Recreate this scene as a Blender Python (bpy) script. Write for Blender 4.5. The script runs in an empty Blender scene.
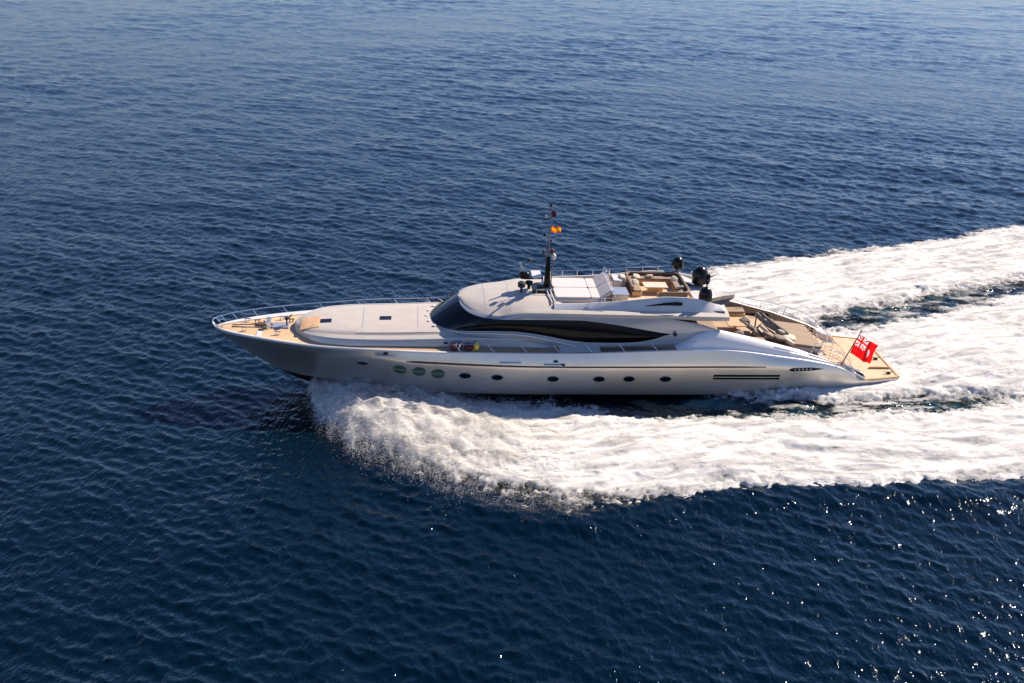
import bpy, bmesh, math, random
import numpy as np
from mathutils import Matrix, Vector
R = math.radians
random.seed(4)
scn = bpy.context.scene
COL = scn.collection

# ------------------------------------------------------------------ camera, sky, sun, exposure
CAM = (0.0, -66.1, 32.85)
cd = bpy.data.cameras.new('camera'); cam = bpy.data.objects.new('camera', cd); COL.objects.link(cam)
cd.sensor_width = 36; cd.lens = 1100 / 1024 * 36
cd.clip_start = 0.5; cd.clip_end = 60000
cam.location = CAM; cam.rotation_euler = (R(90 - 24), 0, 0)
scn.camera = cam

SUN_EL, SUN_AZ = 38.0, 51.0          # azimuth measured clockwise from +Y (the view direction)
w = bpy.data.worlds.new('World'); scn.world = w; w.use_nodes = True
nt = w.node_tree
sky = nt.nodes.new('ShaderNodeTexSky'); sky.sky_type = 'NISHITA'; sky.sun_disc = False
sky.sun_elevation = R(SUN_EL); sky.sun_rotation = R(SUN_AZ)
sky.air_density = 1.0; sky.dust_density = 0.15; sky.ozone_density = 3.0
tint = nt.nodes.new('ShaderNodeMix'); tint.data_type = 'RGBA'; tint.blend_type = 'MULTIPLY'; tint.inputs[0].default_value = 1
tint.inputs[7].default_value = (.90, .95, 1.22, 1)
nt.links.new(sky.outputs[0], tint.inputs[6]); nt.links.new(tint.outputs[2], nt.nodes['Background'].inputs[0])
nt.nodes['Background'].inputs[1].default_value = 0.064
sl = bpy.data.lights.new('sun', 'SUN'); sun = bpy.data.objects.new('sun', sl); COL.objects.link(sun)
sl.energy = 4.6; sl.angle = R(0.5); sl.color = (1.0, 0.87, 0.73)
sdir = Vector((math.sin(R(SUN_AZ)) * math.cos(R(SUN_EL)), math.cos(R(SUN_AZ)) * math.cos(R(SUN_EL)), math.sin(R(SUN_EL))))
sun.rotation_euler = sdir.to_track_quat('Z', 'Y').to_euler(); sun.location = (40, 60, 60)
scn.view_settings.view_transform = 'Standard'; scn.view_settings.look = 'None'
scn.view_settings.gamma = 1; scn.view_settings.exposure = 0.95
scn.cycles.max_bounces = 6; scn.cycles.transparent_max_bounces = 12
scn.cycles.sample_clamp_indirect = 4; scn.cycles.sample_clamp_direct = 40; scn.cycles.use_denoising = True
scn.cycles.caustics_reflective = False; scn.cycles.caustics_refractive = False

# ------------------------------------------------------------------ materials
def mat(name, col, rough=0.5, metal=0.0, coat=0.0, noise=0.0, nscale=4.0, spec=0.5, bump=0.0, bscale=20.0):
    m = bpy.data.materials.new(name); m.use_nodes = True
    n = m.node_tree; b = n.nodes['Principled BSDF']
    b.inputs['Base Color'].default_value = (*col, 1); b.inputs['Roughness'].default_value = rough
    b.inputs['Metallic'].default_value = metal; b.inputs['Coat Weight'].default_value = coat
    b.inputs['Specular IOR Level'].default_value = spec
    tc = n.nodes.new('ShaderNodeTexCoord')
    if noise:
        t = n.nodes.new('ShaderNodeTexNoise'); t.inputs['Scale'].default_value = nscale; t.inputs['Detail'].default_value = 5
        r = n.nodes.new('ShaderNodeMapRange'); r.inputs[1].default_value = .3; r.inputs[2].default_value = .7
        r.inputs[3].default_value = 1 - noise; r.inputs[4].default_value = 1 + noise * .5
        x = n.nodes.new('ShaderNodeVectorMath'); x.operation = 'SCALE'; x.inputs[0].default_value = col
        n.links.new(tc.outputs['Object'], t.inputs[0]); n.links.new(t.outputs[0], r.inputs[0])
        n.links.new(r.outputs[0], x.inputs['Scale']); n.links.new(x.outputs[0], b.inputs['Base Color'])
    if bump:
        t2 = n.nodes.new('ShaderNodeTexNoise'); t2.inputs['Scale'].default_value = bscale; t2.inputs['Detail'].default_value = 3
        bp = n.nodes.new('ShaderNodeBump'); bp.inputs['Strength'].default_value = bump; bp.inputs['Distance'].default_value = .08
        n.links.new(tc.outputs['Object'], t2.inputs[0]); n.links.new(t2.outputs[0], bp.inputs['Height'])
        n.links.new(bp.outputs[0], b.inputs['Normal'])
    return m

M = {}
M['hull'] = mat('silver_hull_paint', (.76, .705, .625), .38, .80, .2, .05, .6)
M['white'] = mat('pearl_white_paint', (.62, .595, .57), .30, .0, .35, .05, .8)
M['bulwark'] = mat('sunlit_white_paint', (.80, .77, .73), .35, .0, .3, .05, .8)  # white lightened so the aft bulwark looks sunlit
M['cream'] = mat('cream_deck_paint', (.45, .405, .355), .55, 0, 0, .07, 1.2)
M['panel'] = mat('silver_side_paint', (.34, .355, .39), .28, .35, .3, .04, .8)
M['bottom'] = mat('dark_antifouling', (.022, .008, .010), .45, 0, 0, .3, 2)
M['glass'] = mat('tinted_glass', (.003, .004, .006), .10, 0, 0.0, spec=.3)
M['darkglass'] = mat('black_side_glass', (.003, .003, .004), .16, 0, 0.0, spec=.16)
M['black'] = mat('black_gloss', (.008, .008, .008), .22, 0, 0, spec=.28)
M['rubber'] = mat('dark_rubber', (.03, .03, .032), .6)
M['steel'] = mat('polished_steel', (.72, .71, .70), .18, .9)
M['tan'] = mat('tan_upholstery', (.28, .20, .13), .8, 0, 0, .12, 3, bump=.4)
M['beige'] = mat('beige_upholstery', (.58, .50, .39), .8, 0, 0, .1, 3, bump=.4)
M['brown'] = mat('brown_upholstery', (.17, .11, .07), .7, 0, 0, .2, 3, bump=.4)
M['padwhite'] = mat('white_cushion_fabric', (.56, .50, .48), .85, 0, 0, .05, 2, bump=.3)
M['greycloth'] = mat('grey_brown_fabric', (.22, .18, .15), .85, 0, 0, .25, 3, bump=.6)
M['greygreen'] = mat('mint_green_glass', (.045, .10, .065), .25, 0, .3)
M['maroon'] = mat('maroon_fabric', (.12, .022, .018), .8, noise=.2)
M['cyellow'] = mat('bright_yellow_plastic', (.85, .62, .03), .6)

def cloth(name, col):
    m = bpy.data.materials.new(name); m.use_nodes = True; n = m.node_tree; L = n.links.new; b = n.nodes['Principled BSDF']
    b.inputs['Base Color'].default_value = (*col, 1); b.inputs['Roughness'].default_value = .8; b.inputs['Specular IOR Level'].default_value = .1
    t = n.nodes.new('ShaderNodeBsdfTranslucent'); t.inputs[0].default_value = (*col, 1); x = n.nodes.new('ShaderNodeMixShader'); x.inputs[0].default_value = .5
    L(b.outputs[0], x.inputs[1]); L(t.outputs[0], x.inputs[2]); L(x.outputs[0], n.nodes['Material Output'].inputs[0]); return m
M['red'] = cloth('red_cloth', (.80, .010, .012)); M['yellow'] = cloth('yellow_cloth', (.9, .42, .01)); M['redcloth'] = cloth('orange_red_cloth', (.75, .10, .02))
def teak(name, col, axis=1):
    m = mat(name, col, .6, noise=.18, nscale=1.3); n = m.node_tree; b = n.nodes['Principled BSDF']
    src = b.inputs['Base Color'].links[0].from_socket
    tc = n.nodes.new('ShaderNodeTexCoord'); sp = n.nodes.new('ShaderNodeSeparateXYZ'); n.links.new(tc.outputs['Object'], sp.inputs[0])
    mm = n.nodes.new('ShaderNodeMath'); mm.operation = 'MULTIPLY'; mm.inputs[1].default_value = 7.5
    fr = n.nodes.new('ShaderNodeMath'); fr.operation = 'FRACT'
    gt = n.nodes.new('ShaderNodeMath'); gt.operation = 'GREATER_THAN'; gt.inputs[1].default_value = .9
    n.links.new(sp.outputs[axis], mm.inputs[0]); n.links.new(mm.outputs[0], fr.inputs[0]); n.links.new(fr.outputs[0], gt.inputs[0])
    mx = n.nodes.new('ShaderNodeMix'); mx.data_type = 'RGBA'; mx.inputs[7].default_value = (col[0] * .35, col[1] * .3, col[2] * .3, 1)
    n.links.new(gt.outputs[0], mx.inputs[0]); n.links.new(src, mx.inputs[6]); n.links.new(mx.outputs[2], b.inputs['Base Color'])
    return m
M['teak'] = teak('teak_planking', (.62, .42, .24))
M['teakdark'] = teak('weathered_teak', (.42, .29, .18))
M['wood'] = mat('varnished_teak', (.62, .38, .17), .35, 0, .3, .2, 2)

# ------------------------------------------------------------------ mesh helpers
def cubic(xs, ys):
    xs = np.array(xs, float); ys = np.array(ys, float)
    d = np.diff(ys) / np.diff(xs); m = np.zeros_like(ys)
    m[0] = d[0]; m[-1] = d[-1]
    for i in range(1, len(xs) - 1):
        if d[i - 1] * d[i] > 0:
            h0, h1 = xs[i] - xs[i - 1], xs[i + 1] - xs[i]
            w1, w2 = 2 * h1 + h0, h1 + 2 * h0
            m[i] = (w1 + w2) / (w1 / d[i - 1] + w2 / d[i])
    def f(x):
        x = np.clip(np.asarray(x, float), xs[0], xs[-1])
        k = np.clip(np.searchsorted(xs, x) - 1, 0, len(xs) - 2)
        h = xs[k + 1] - xs[k]; t = (x - xs[k]) / h
        return ((2 * t**3 - 3 * t**2 + 1) * ys[k] + (t**3 - 2 * t**2 + t) * h * m[k]
                + (-2 * t**3 + 3 * t**2) * ys[k + 1] + (t**3 - t**2) * h * m[k + 1])
    return f

class MB:
    """collects the pieces of one part"""
    def __init__(self): self.v = []; self.f = []
    def add(self, vs, fs):
        o = len(self.v); self.v += [tuple(map(float, p)) for p in vs]; self.f += [tuple(o + i for i in q) for q in fs]; return self
    def grid(self, G, flip=False):
        G = np.asarray(G); n, m = G.shape[:2]; fs = []
        for i in range(n - 1):
            for j in range(m - 1):
                q = (i * m + j, i * m + j + 1, (i + 1) * m + j + 1, (i + 1) * m + j)
                fs.append(q[::-1] if flip else q)
        return self.add(G.reshape(-1, 3), fs)
    def box(self, x0, x1, y0, y1, z0, z1):
        v = [(x, y, z) for x in (x0, x1) for y in (y0, y1) for z in (z0, z1)]
        return self.add(v, [(0, 1, 3, 2), (4, 6, 7, 5), (0, 4, 5, 1), (2, 3, 7, 6), (0, 2, 6, 4), (1, 5, 7, 3)])
    def prism(self, low, high):
        n = len(low); v = list(low) + list(high)
        return self.add(v, [tuple(range(n))[::-1], tuple(range(n, 2 * n))] + [(i, (i + 1) % n, n + (i + 1) % n, n + i) for i in range(n)])
    def tube(self, pts, r, seg=8, r1=None):
        P = [Vector(p) for p in pts]; n = len(P); vs = []; r1 = r if r1 is None else r1
        up = Vector((0, 0, 1))
        for i, p in enumerate(P):
            t = (P[min(i + 1, n - 1)] - P[max(i - 1, 0)]).normalized()
            a = t.cross(up)
            if a.length < .05: a = t.cross(Vector((0, 1, 0)))
            a.normalize(); b = a.cross(t); rr = r + (r1 - r) * i / max(n - 1, 1)
            vs += [p + (a * math.cos(2 * math.pi * k / seg) + b * math.sin(2 * math.pi * k / seg)) * rr for k in range(seg)]
        fs = [(i * seg + k, i * seg + (k + 1) % seg, (i + 1) * seg + (k + 1) % seg, (i + 1) * seg + k) for i in range(n - 1) for k in range(seg)]
        fs += [tuple(range(seg))[::-1], tuple(range((n - 1) * seg, n * seg))]
        return self.add(vs, fs)
    def lathe(self, prof, c, seg=24, axis='z'):
        vs = []; n = len(prof)
        for r, h in prof:
            for k in range(seg):
                a = 2 * math.pi * k / seg
                if axis == 'z': vs.append((c[0] + r * math.cos(a), c[1] + r * math.sin(a), c[2] + h))
                else: vs.append((c[0] + r * math.cos(a), c[1] + h, c[2] + r * math.sin(a)))
        fs = [(i * seg + k, i * seg + (k + 1) % seg, (i + 1) * seg + (k + 1) % seg, (i + 1) * seg + k) for i in range(n - 1) for k in range(seg)]
        fs += [tuple(range(seg))[::-1], tuple(range((n - 1) * seg, n * seg))]
        return self.add(vs, fs)
    def cushion(self, c, half, rot=None, p=4.0, n=10):
        """soft superellipsoid cushion"""
        vs = []; fs = []
        for i in range(n + 1):
            ph = -math.pi / 2 + math.pi * i / n
            for k in range(2 * n):
                th = math.pi * k / n
                sg = lambda v, e: math.copysign(abs(v) ** e, v)
                e = 2 / p
                q = Vector((half[0] * sg(math.cos(ph), e) * sg(math.cos(th), e), half[1] * sg(math.cos(ph), e) * sg(math.sin(th), e), half[2] * sg(math.sin(ph), e)))
                if rot is not None: q = rot @ q
                vs.append(q + Vector(c))
        m = 2 * n
        fs = [(i * m + k, i * m + (k + 1) % m, (i + 1) * m + (k + 1) % m, (i + 1) * m + k) for i in range(n) for k in range(m)]
        return self.add(vs, fs)
    def mirror(self):
        v = [(a, -b, c) for a, b, c in self.v]; f = [q[::-1] for q in self.f]; return self.add(v, f)
    def build(self, name, m, parent=None, smooth=True, bevel=0.0, solid=0.0):
        me = bpy.data.meshes.new(name); me.from_pydata(self.v, [], self.f); me.validate()
        bm = bmesh.new(); bm.from_mesh(me)
        bmesh.ops.remove_doubles(bm, verts=bm.verts, dist=.0008)
        bmesh.ops.recalc_face_normals(bm, faces=bm.faces); bm.to_mesh(me); bm.free()
        me.materials.append(m)
        o = bpy.data.objects.new(name, me); COL.objects.link(o)
        if parent: o.parent = parent
        if solid:
            s = o.modifiers.new('thick', 'SOLIDIFY'); s.thickness = solid; s.offset = 0
        if bevel:
            b = o.modifiers.new('bevel', 'BEVEL'); b.width = bevel; b.segments = 2; b.limit_method = 'ANGLE'; b.angle_limit = R(40)
        if smooth:
            me.shade_smooth()
            me.set_sharp_from_angle(angle=R(38))
        return o

def tag(o, label=None, cat=None, group=None, kind=None):
    if label: o['label'] = label
    if cat: o['category'] = cat
    if group: o['group'] = group
    if kind: o['kind'] = kind
    return o

# ------------------------------------------------------------------ tileable noise for the sea and the foam
rng = np.random.default_rng(11)
def tile(beta, n=1024, lo=0, seed=0):
    g = np.random.default_rng(seed)
    F = np.fft.fft2(g.standard_normal((n, n)))
    k = np.sqrt(np.fft.fftfreq(n)[:, None]**2 + np.fft.fftfreq(n)[None, :]**2) * n
    k[0, 0] = 1; A = k ** (-beta); A[k < lo] = 0
    a = np.real(np.fft.ifft2(F * A)); a -= a.mean(); return a / a.std()
def samp(T, x, y, size):
    n = T.shape[0]; u = x / size * n; v = y / size * n
    i = np.floor(u).astype(int); j = np.floor(v).astype(int); fu = u - i; fv = v - j
    i0, i1, j0, j1 = i % n, (i + 1) % n, j % n, (j + 1) % n
    return (T[i0, j0] * (1 - fu) * (1 - fv) + T[i1, j0] * fu * (1 - fv) + T[i0, j1] * (1 - fu) * fv + T[i1, j1] * fu * fv)
T1 = tile(1.6, lo=4, seed=1); T2 = tile(1.2, lo=6, seed=2); T3 = tile(1.9, lo=3, seed=3); T4 = tile(2.5, lo=7, seed=9); T5 = tile(2.1, lo=8, seed=10)

NW = 110
lam = np.exp(rng.uniform(np.log(.5), np.log(10.0), NW)); lam[:6] = [16, 19, 14, 23, 12, 17]
dirs = R(55) + rng.normal(0, R(29), NW) + np.where(rng.random(NW) < .12, R(90), 0)
dirs[:6] = R(68) + rng.normal(0, R(12), 6)
ph = rng.uniform(0, 2 * np.pi, NW)
kk = 2 * np.pi / lam; slope = np.interp(lam, [.5, 1, 1.6, 2.5, 4, 7, 13], [.035, .035, .024, .013, .008, .006, .004]); slope[:6] = .0055
amp = slope / kk
def waves(x, y, spacing):
    """height and horizontal drift of the wind sea at (x, y); waves finer than the mesh are left out"""
    z = np.zeros_like(x); dx = np.zeros_like(x); dy = np.zeros_like(x)
    for i in range(NW):
        f = np.clip((lam[i] / spacing - 1.7) / 1.6, 0, 1)
        if f.max() <= 0: continue
        cx, cy = math.cos(dirs[i]), math.sin(dirs[i])
        p = kk[i] * (x * cx + y * cy) + ph[i]
        a = amp[i] * f; s = np.sin(p)
        z += a * np.cos(p); dx -= .85 * a * cx * s; dy -= .85 * a * cy * s
    return z, dx, dy

# ------------------------------------------------------------------ wake layout, metres on the water
I = np.interp
def yno(X): return I(X, [-13.6, -13.3, -12.7, -11.2, -8.4, -5.3, -2.3, 1, 3.2, 7.2, 11.7, 16.4, 20.7, 25.2, 29.1, 45, 80], [.8, -1.4, -4.0, -6.8, -9.6, -11.9, -13.7, -15.5, -15.5, -14.2, -13.1, -12.5, -12.7, -12.8, -12.3, -11.6, -8])
def yni(X): return I(X, [-13.6, -7, -5.4, -3.2, -.8, 4.4, 8.2, 12, 17, 20.3, 23.6, 29.1, 33.5, 45, 80], [1.2, 1.2, .4, -1.7, -2.4, -2.8, -3.6, -4.0, -3.7, -3.2, -2.75, -2.1, -1.5, 1.3, 8.2])
def ycn(X): return I(X, [11.5, 12.7, 15, 17.5, 20.6, 23.9, 29.3, 33.6, 45, 80], [1.5, -1.2, -1.9, -2.4, -2.5, -2.4, -2.0, -1.5, 1.3, 8.3])
def ycf(X): return I(X, [11.5, 20.8, 26.1, 32.2, 40.8, 60, 80], [6, 9.7, 10.6, 13.3, 16.6, 24.0, 33.2])
def yfi(X): return I(X, [-13.6, -6, 0, 10, 20.4, 24.5, 29.2, 35, 43.5, 60, 80], [-1, 0, 4.5, 7.8, 10.5, 11.5, 13.9, 16.7, 20.6, 27.8, 36.4])
def yfo(X): return I(X, [-13.6, -13.2, -12.6, -11, -8, -5, 1, 8, 19.3, 25.5, 30.5, 35.7, 41.9, 48.9, 60, 80], [.4, 1.6, 4.5, 7.5, 10.6, 12.7, 16.0, 19.4, 23.3, 25.8, 28, 29.9, 32, 34.4, 38.5, 46])
def bands(X, Y):
    w1 = np.minimum(Y - yno(X), yni(X) - Y); w1 = np.where(X < -13.6, -9, w1)
    w2 = np.minimum(np.minimum(Y - ycn(X), ycf(X) - Y), (X - 11.5) * 1.0)
    w3 = np.minimum(Y - yfi(X), yfo(X) - Y); w3 = np.where(X < -13.6, -9, w3)
    return w1, w2, w3

# ------------------------------------------------------------------ the sea
def sea():
    cx, cy = CAM[0], CAM[1]
    fr = np.linspace(-R(46), R(46), 1000)
    rest = np.linspace(R(46), 2 * np.pi - R(46), 90)[1:-1]
    th = np.concatenate([fr, rest]); nt_ = len(th)
    rr = [2.0]
    while rr[-1] < 26: rr.append(rr[-1] * 1.18)
    while rr[-1] < 330: rr.append(rr[-1] * (1 + .0031))
    while rr[-1] < 30000: rr.append(rr[-1] * 1.03)
    rr = np.array(rr); nr = len(rr)
    Rr, Th = np.meshgrid(rr, th, indexing='ij')
    X = cx + Rr * np.sin(Th); Y = cy + Rr * np.cos(Th)
    dth = np.gradient(th); dr = np.gradient(rr)
    sp = np.maximum(dr[:, None] * .8, Rr * np.abs(dth)[None, :] * 1.0)
    Z, dx, dy = waves(X, Y, sp)
    # long lazy groups modulate the chop, the wake pushes the surface about
    g = 1 + .22 * samp(T3, X, Y, 310.)
    g = np.clip(g, .35, 1.7); Z *= g; dx *= g; dy *= g
    w1, w2, w3 = bands(X, Y)
    gap1 = np.exp(-((Y - (yni(X) + ycn(X)) / 2) / 1.3) ** 2) * np.clip((X - 4) / 10, 0, 1) * np.clip((75 - X) / 20, 0, 1)
    mid = (ycf(X) + yfi(X)) / 2
    gap2 = np.exp(-((Y - mid) / 1.6) ** 2) * np.clip((X - 5) / 12, 0, 1) * np.clip((85 - X) / 20, 0, 1)
    Z += -.15 * gap1 - .20 * gap2 + (gap2 + gap1) * .10 * samp(T5, X * .7, Y * 1.2, 24.)
    ne = np.exp(-((Y - yno(X) + .8) / 1.6) ** 2) * np.clip((X + 12) / 4, 0, 1) * np.clip((75 - X) / 20, 0, 1)
    Z += .25 * ne
    fade = np.clip((Rr - 900) / 1500, 0, 1); Z *= 1 - fade
    V = np.stack([X + dx, Y + dy, Z], -1).reshape(-1, 3)
    V = np.vstack([V, [[cx, cy, 0]]])
    me = bpy.data.meshes.new('sea')
    ii, jj = np.meshgrid(np.arange(nr - 1), np.arange(nt_), indexing='ij')
    j2 = (jj + 1) % nt_
    q = np.stack([ii * nt_ + jj, ii * nt_ + j2, (ii + 1) * nt_ + j2, (ii + 1) * nt_ + jj], -1).reshape(-1, 4)[:, ::-1]
    c = nr * nt_
    tri = np.stack([np.full(nt_, c), np.arange(nt_), (np.arange(nt_) + 1) % nt_], -1)[:, ::-1]
    nl = q.size + tri.size
    me.vertices.add(len(V)); me.vertices.foreach_set('co', V.astype(np.float32).ravel())
    me.loops.add(nl); me.loops.foreach_set('vertex_index', np.concatenate([q.ravel(), tri.ravel()]).astype(np.int32))
    me.polygons.add(len(q) + len(tri))
    me.polygons.foreach_set('loop_start', np.concatenate([np.arange(len(q)) * 4, q.size + np.arange(len(tri)) * 3]).astype(np.int32))
    me.polygons.foreach_set('use_smooth', np.ones(len(q) + len(tri), bool))
    me.update(calc_edges=True)
    # air bubbles in the water close to the foam
    aer = np.clip(1 + np.maximum(np.maximum(w1, w2), w3) / 1.1, 0, 1)
    aer = aer * np.clip(.5 + .35 * samp(T1, X * .8, Y, 40.), 0, 1) * np.where(w1 < -3, 1, 1)
    outer = ((Y < yno(X) + 3) | (Y > yfo(X) - 3))
    aer = np.where(outer, aer * 0, aer)
    jet = np.exp(-(((X - 13.0) / 2.4) ** 2 + ((Y + 2.2) / .75) ** 2))
    aer = np.clip(aer * .22 + jet * .9, 0, 1)
    aa = me.attributes.new('aeration', 'FLOAT', 'POINT')
    aa.data.foreach_set('value', np.concatenate([aer.ravel(), [0]]).astype(np.float32))
    o = bpy.data.objects.new('sea', me); COL.objects.link(o)
    m = bpy.data.materials.new('sea_water'); m.use_nodes = True; n = m.node_tree; b = n.nodes['Principled BSDF']
    L = n.links.new
    b.inputs['Roughness'].default_value = .05; b.inputs['Specular Tint'].default_value = (.6, .85, 1.0, 1); b.inputs['IOR'].default_value = 1.333
    at = n.nodes.new('ShaderNodeAttribute'); at.attribute_name = 'aeration'
    mx = n.nodes.new('ShaderNodeMix'); mx.data_type = 'RGBA'
    mx.inputs[6].default_value = (.0001, .0054, .0120, 1); mx.inputs[7].default_value = (.015, .13, .15, 1)
    L(at.outputs['Fac'], mx.inputs[0]); L(mx.outputs[2], b.inputs['Base Color'])
    tc = n.nodes.new('ShaderNodeTexCoord')
    last = None
    for sc_, det, dist, ang, st in ((.8, 3, .030, 35, (1, 2.0, 1)), (2.4, 2, .024, 50, (1, 1.8, 1)), (6.0, 1, .0055, 25, (1, 1.4, 1))):
        mp = n.nodes.new('ShaderNodeMapping'); mp.inputs['Rotation'].default_value = (0, 0, R(-ang)); mp.inputs['Scale'].default_value = (st[1], st[0], 1)
        L(tc.outputs['Object'], mp.inputs[0])
        t = n.nodes.new('ShaderNodeTexNoise'); t.inputs['Scale'].default_value = sc_; t.inputs['Detail'].default_value = det; t.inputs['Distortion'].default_value = .4
        L(mp.outputs[0], t.inputs[0])
        bp = n.nodes.new('ShaderNodeBump'); bp.inputs['Strength'].default_value = 1; bp.inputs['Distance'].default_value = dist * 2.6
        L(t.outputs[0], bp.inputs['Height'])
        if last: L(last, bp.inputs['Normal'])
        last = bp.outputs[0]
    L(last, b.inputs['Normal'])
    me.materials.append(m)
    tag(o, 'deep navy blue sea with wind chop all around the yacht', 'sea', kind='structure')
    return o
sea()

# ------------------------------------------------------------------ foam of the bow wave and the wake
def flow(X, Y):
    """coordinates that run along the foam bands, so streaks follow them"""
    w1, w2, w3 = bands(X, Y)
    v = np.where((w1 >= w2) & (w1 >= w3), Y - yno(X), np.where(w3 >= w2, Y - yfo(X) + 40, Y - (ycf(X) + ycn(X)) / 2 + 80))
    return X, v

def foam_height(X, Y, D):
    z, _, _ = waves(X, Y, np.full_like(X, .35))
    ins = np.clip(D / 2.0, 0, 1); ins = ins * ins * (3 - 2 * ins)
    z = z * (1 - .72 * ins)
    fu, fv = flow(X, Y)
    b1 = np.abs(samp(T5, fu * .45, fv, 30.)); b2 = samp(T4, fu * .45, fv, 32.); b3 = samp(T5, fu * .5, fv, 13.)
    lump = .07 * (1.1 - b1) + .045 * b2 + .018 * b3
    k = .85 - .45 * np.exp(-((X + 8) / 9) ** 2)
    z = z + .03 + ins * (.18 + lump * k)
    # bow wave thrown off both sides
    for s, yo, yi in ((-1, yno, lambda X: np.where(X < -5, 0.6, yni(X))), (1, yfo, lambda X: yfi(X))):
        o = yo(X); i = yi(X); t = np.clip((Y - o) / np.where(np.abs(i - o) < .3, .3, (i - o)), 0, 1)
        prof = np.clip(t / .55, 0, 1) ** 1.15 * (1 - .72 * np.clip((t - .4) / .6, 0, 1))
        A = I(X, [-13.7, -13.0, -11.2, -8.5, -6, -3, 1, 8, 20, 60], [0.2, .45, .65, .6, .5, .42, .36, .26, .18, .12])
        inside = (Y - o) * (-s) > 0
        A = A * (1.9 if s > 0 else 1.0) if s < 0 else A * (1 + .9 * np.exp(-((X + 8.5) / 3.5) ** 2))
        z = z + np.where(inside, A * prof * (1 + .05 * b2), 0) * np.clip(D / 1.0 + .2, 0, 1)
    # rooster-tail hump behind the transom
    z = z + .55 * np.exp(-(((X - 33) / 5) ** 2 + ((Y - 4.5) / 4.0) ** 2)) * ins
    # wash riding up the quarter
    z = z + .35 * np.exp(-(((X - 17.5) / 4) ** 2 + ((Y + 1.2) / 1.0) ** 2)) * ins
    return z

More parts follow.
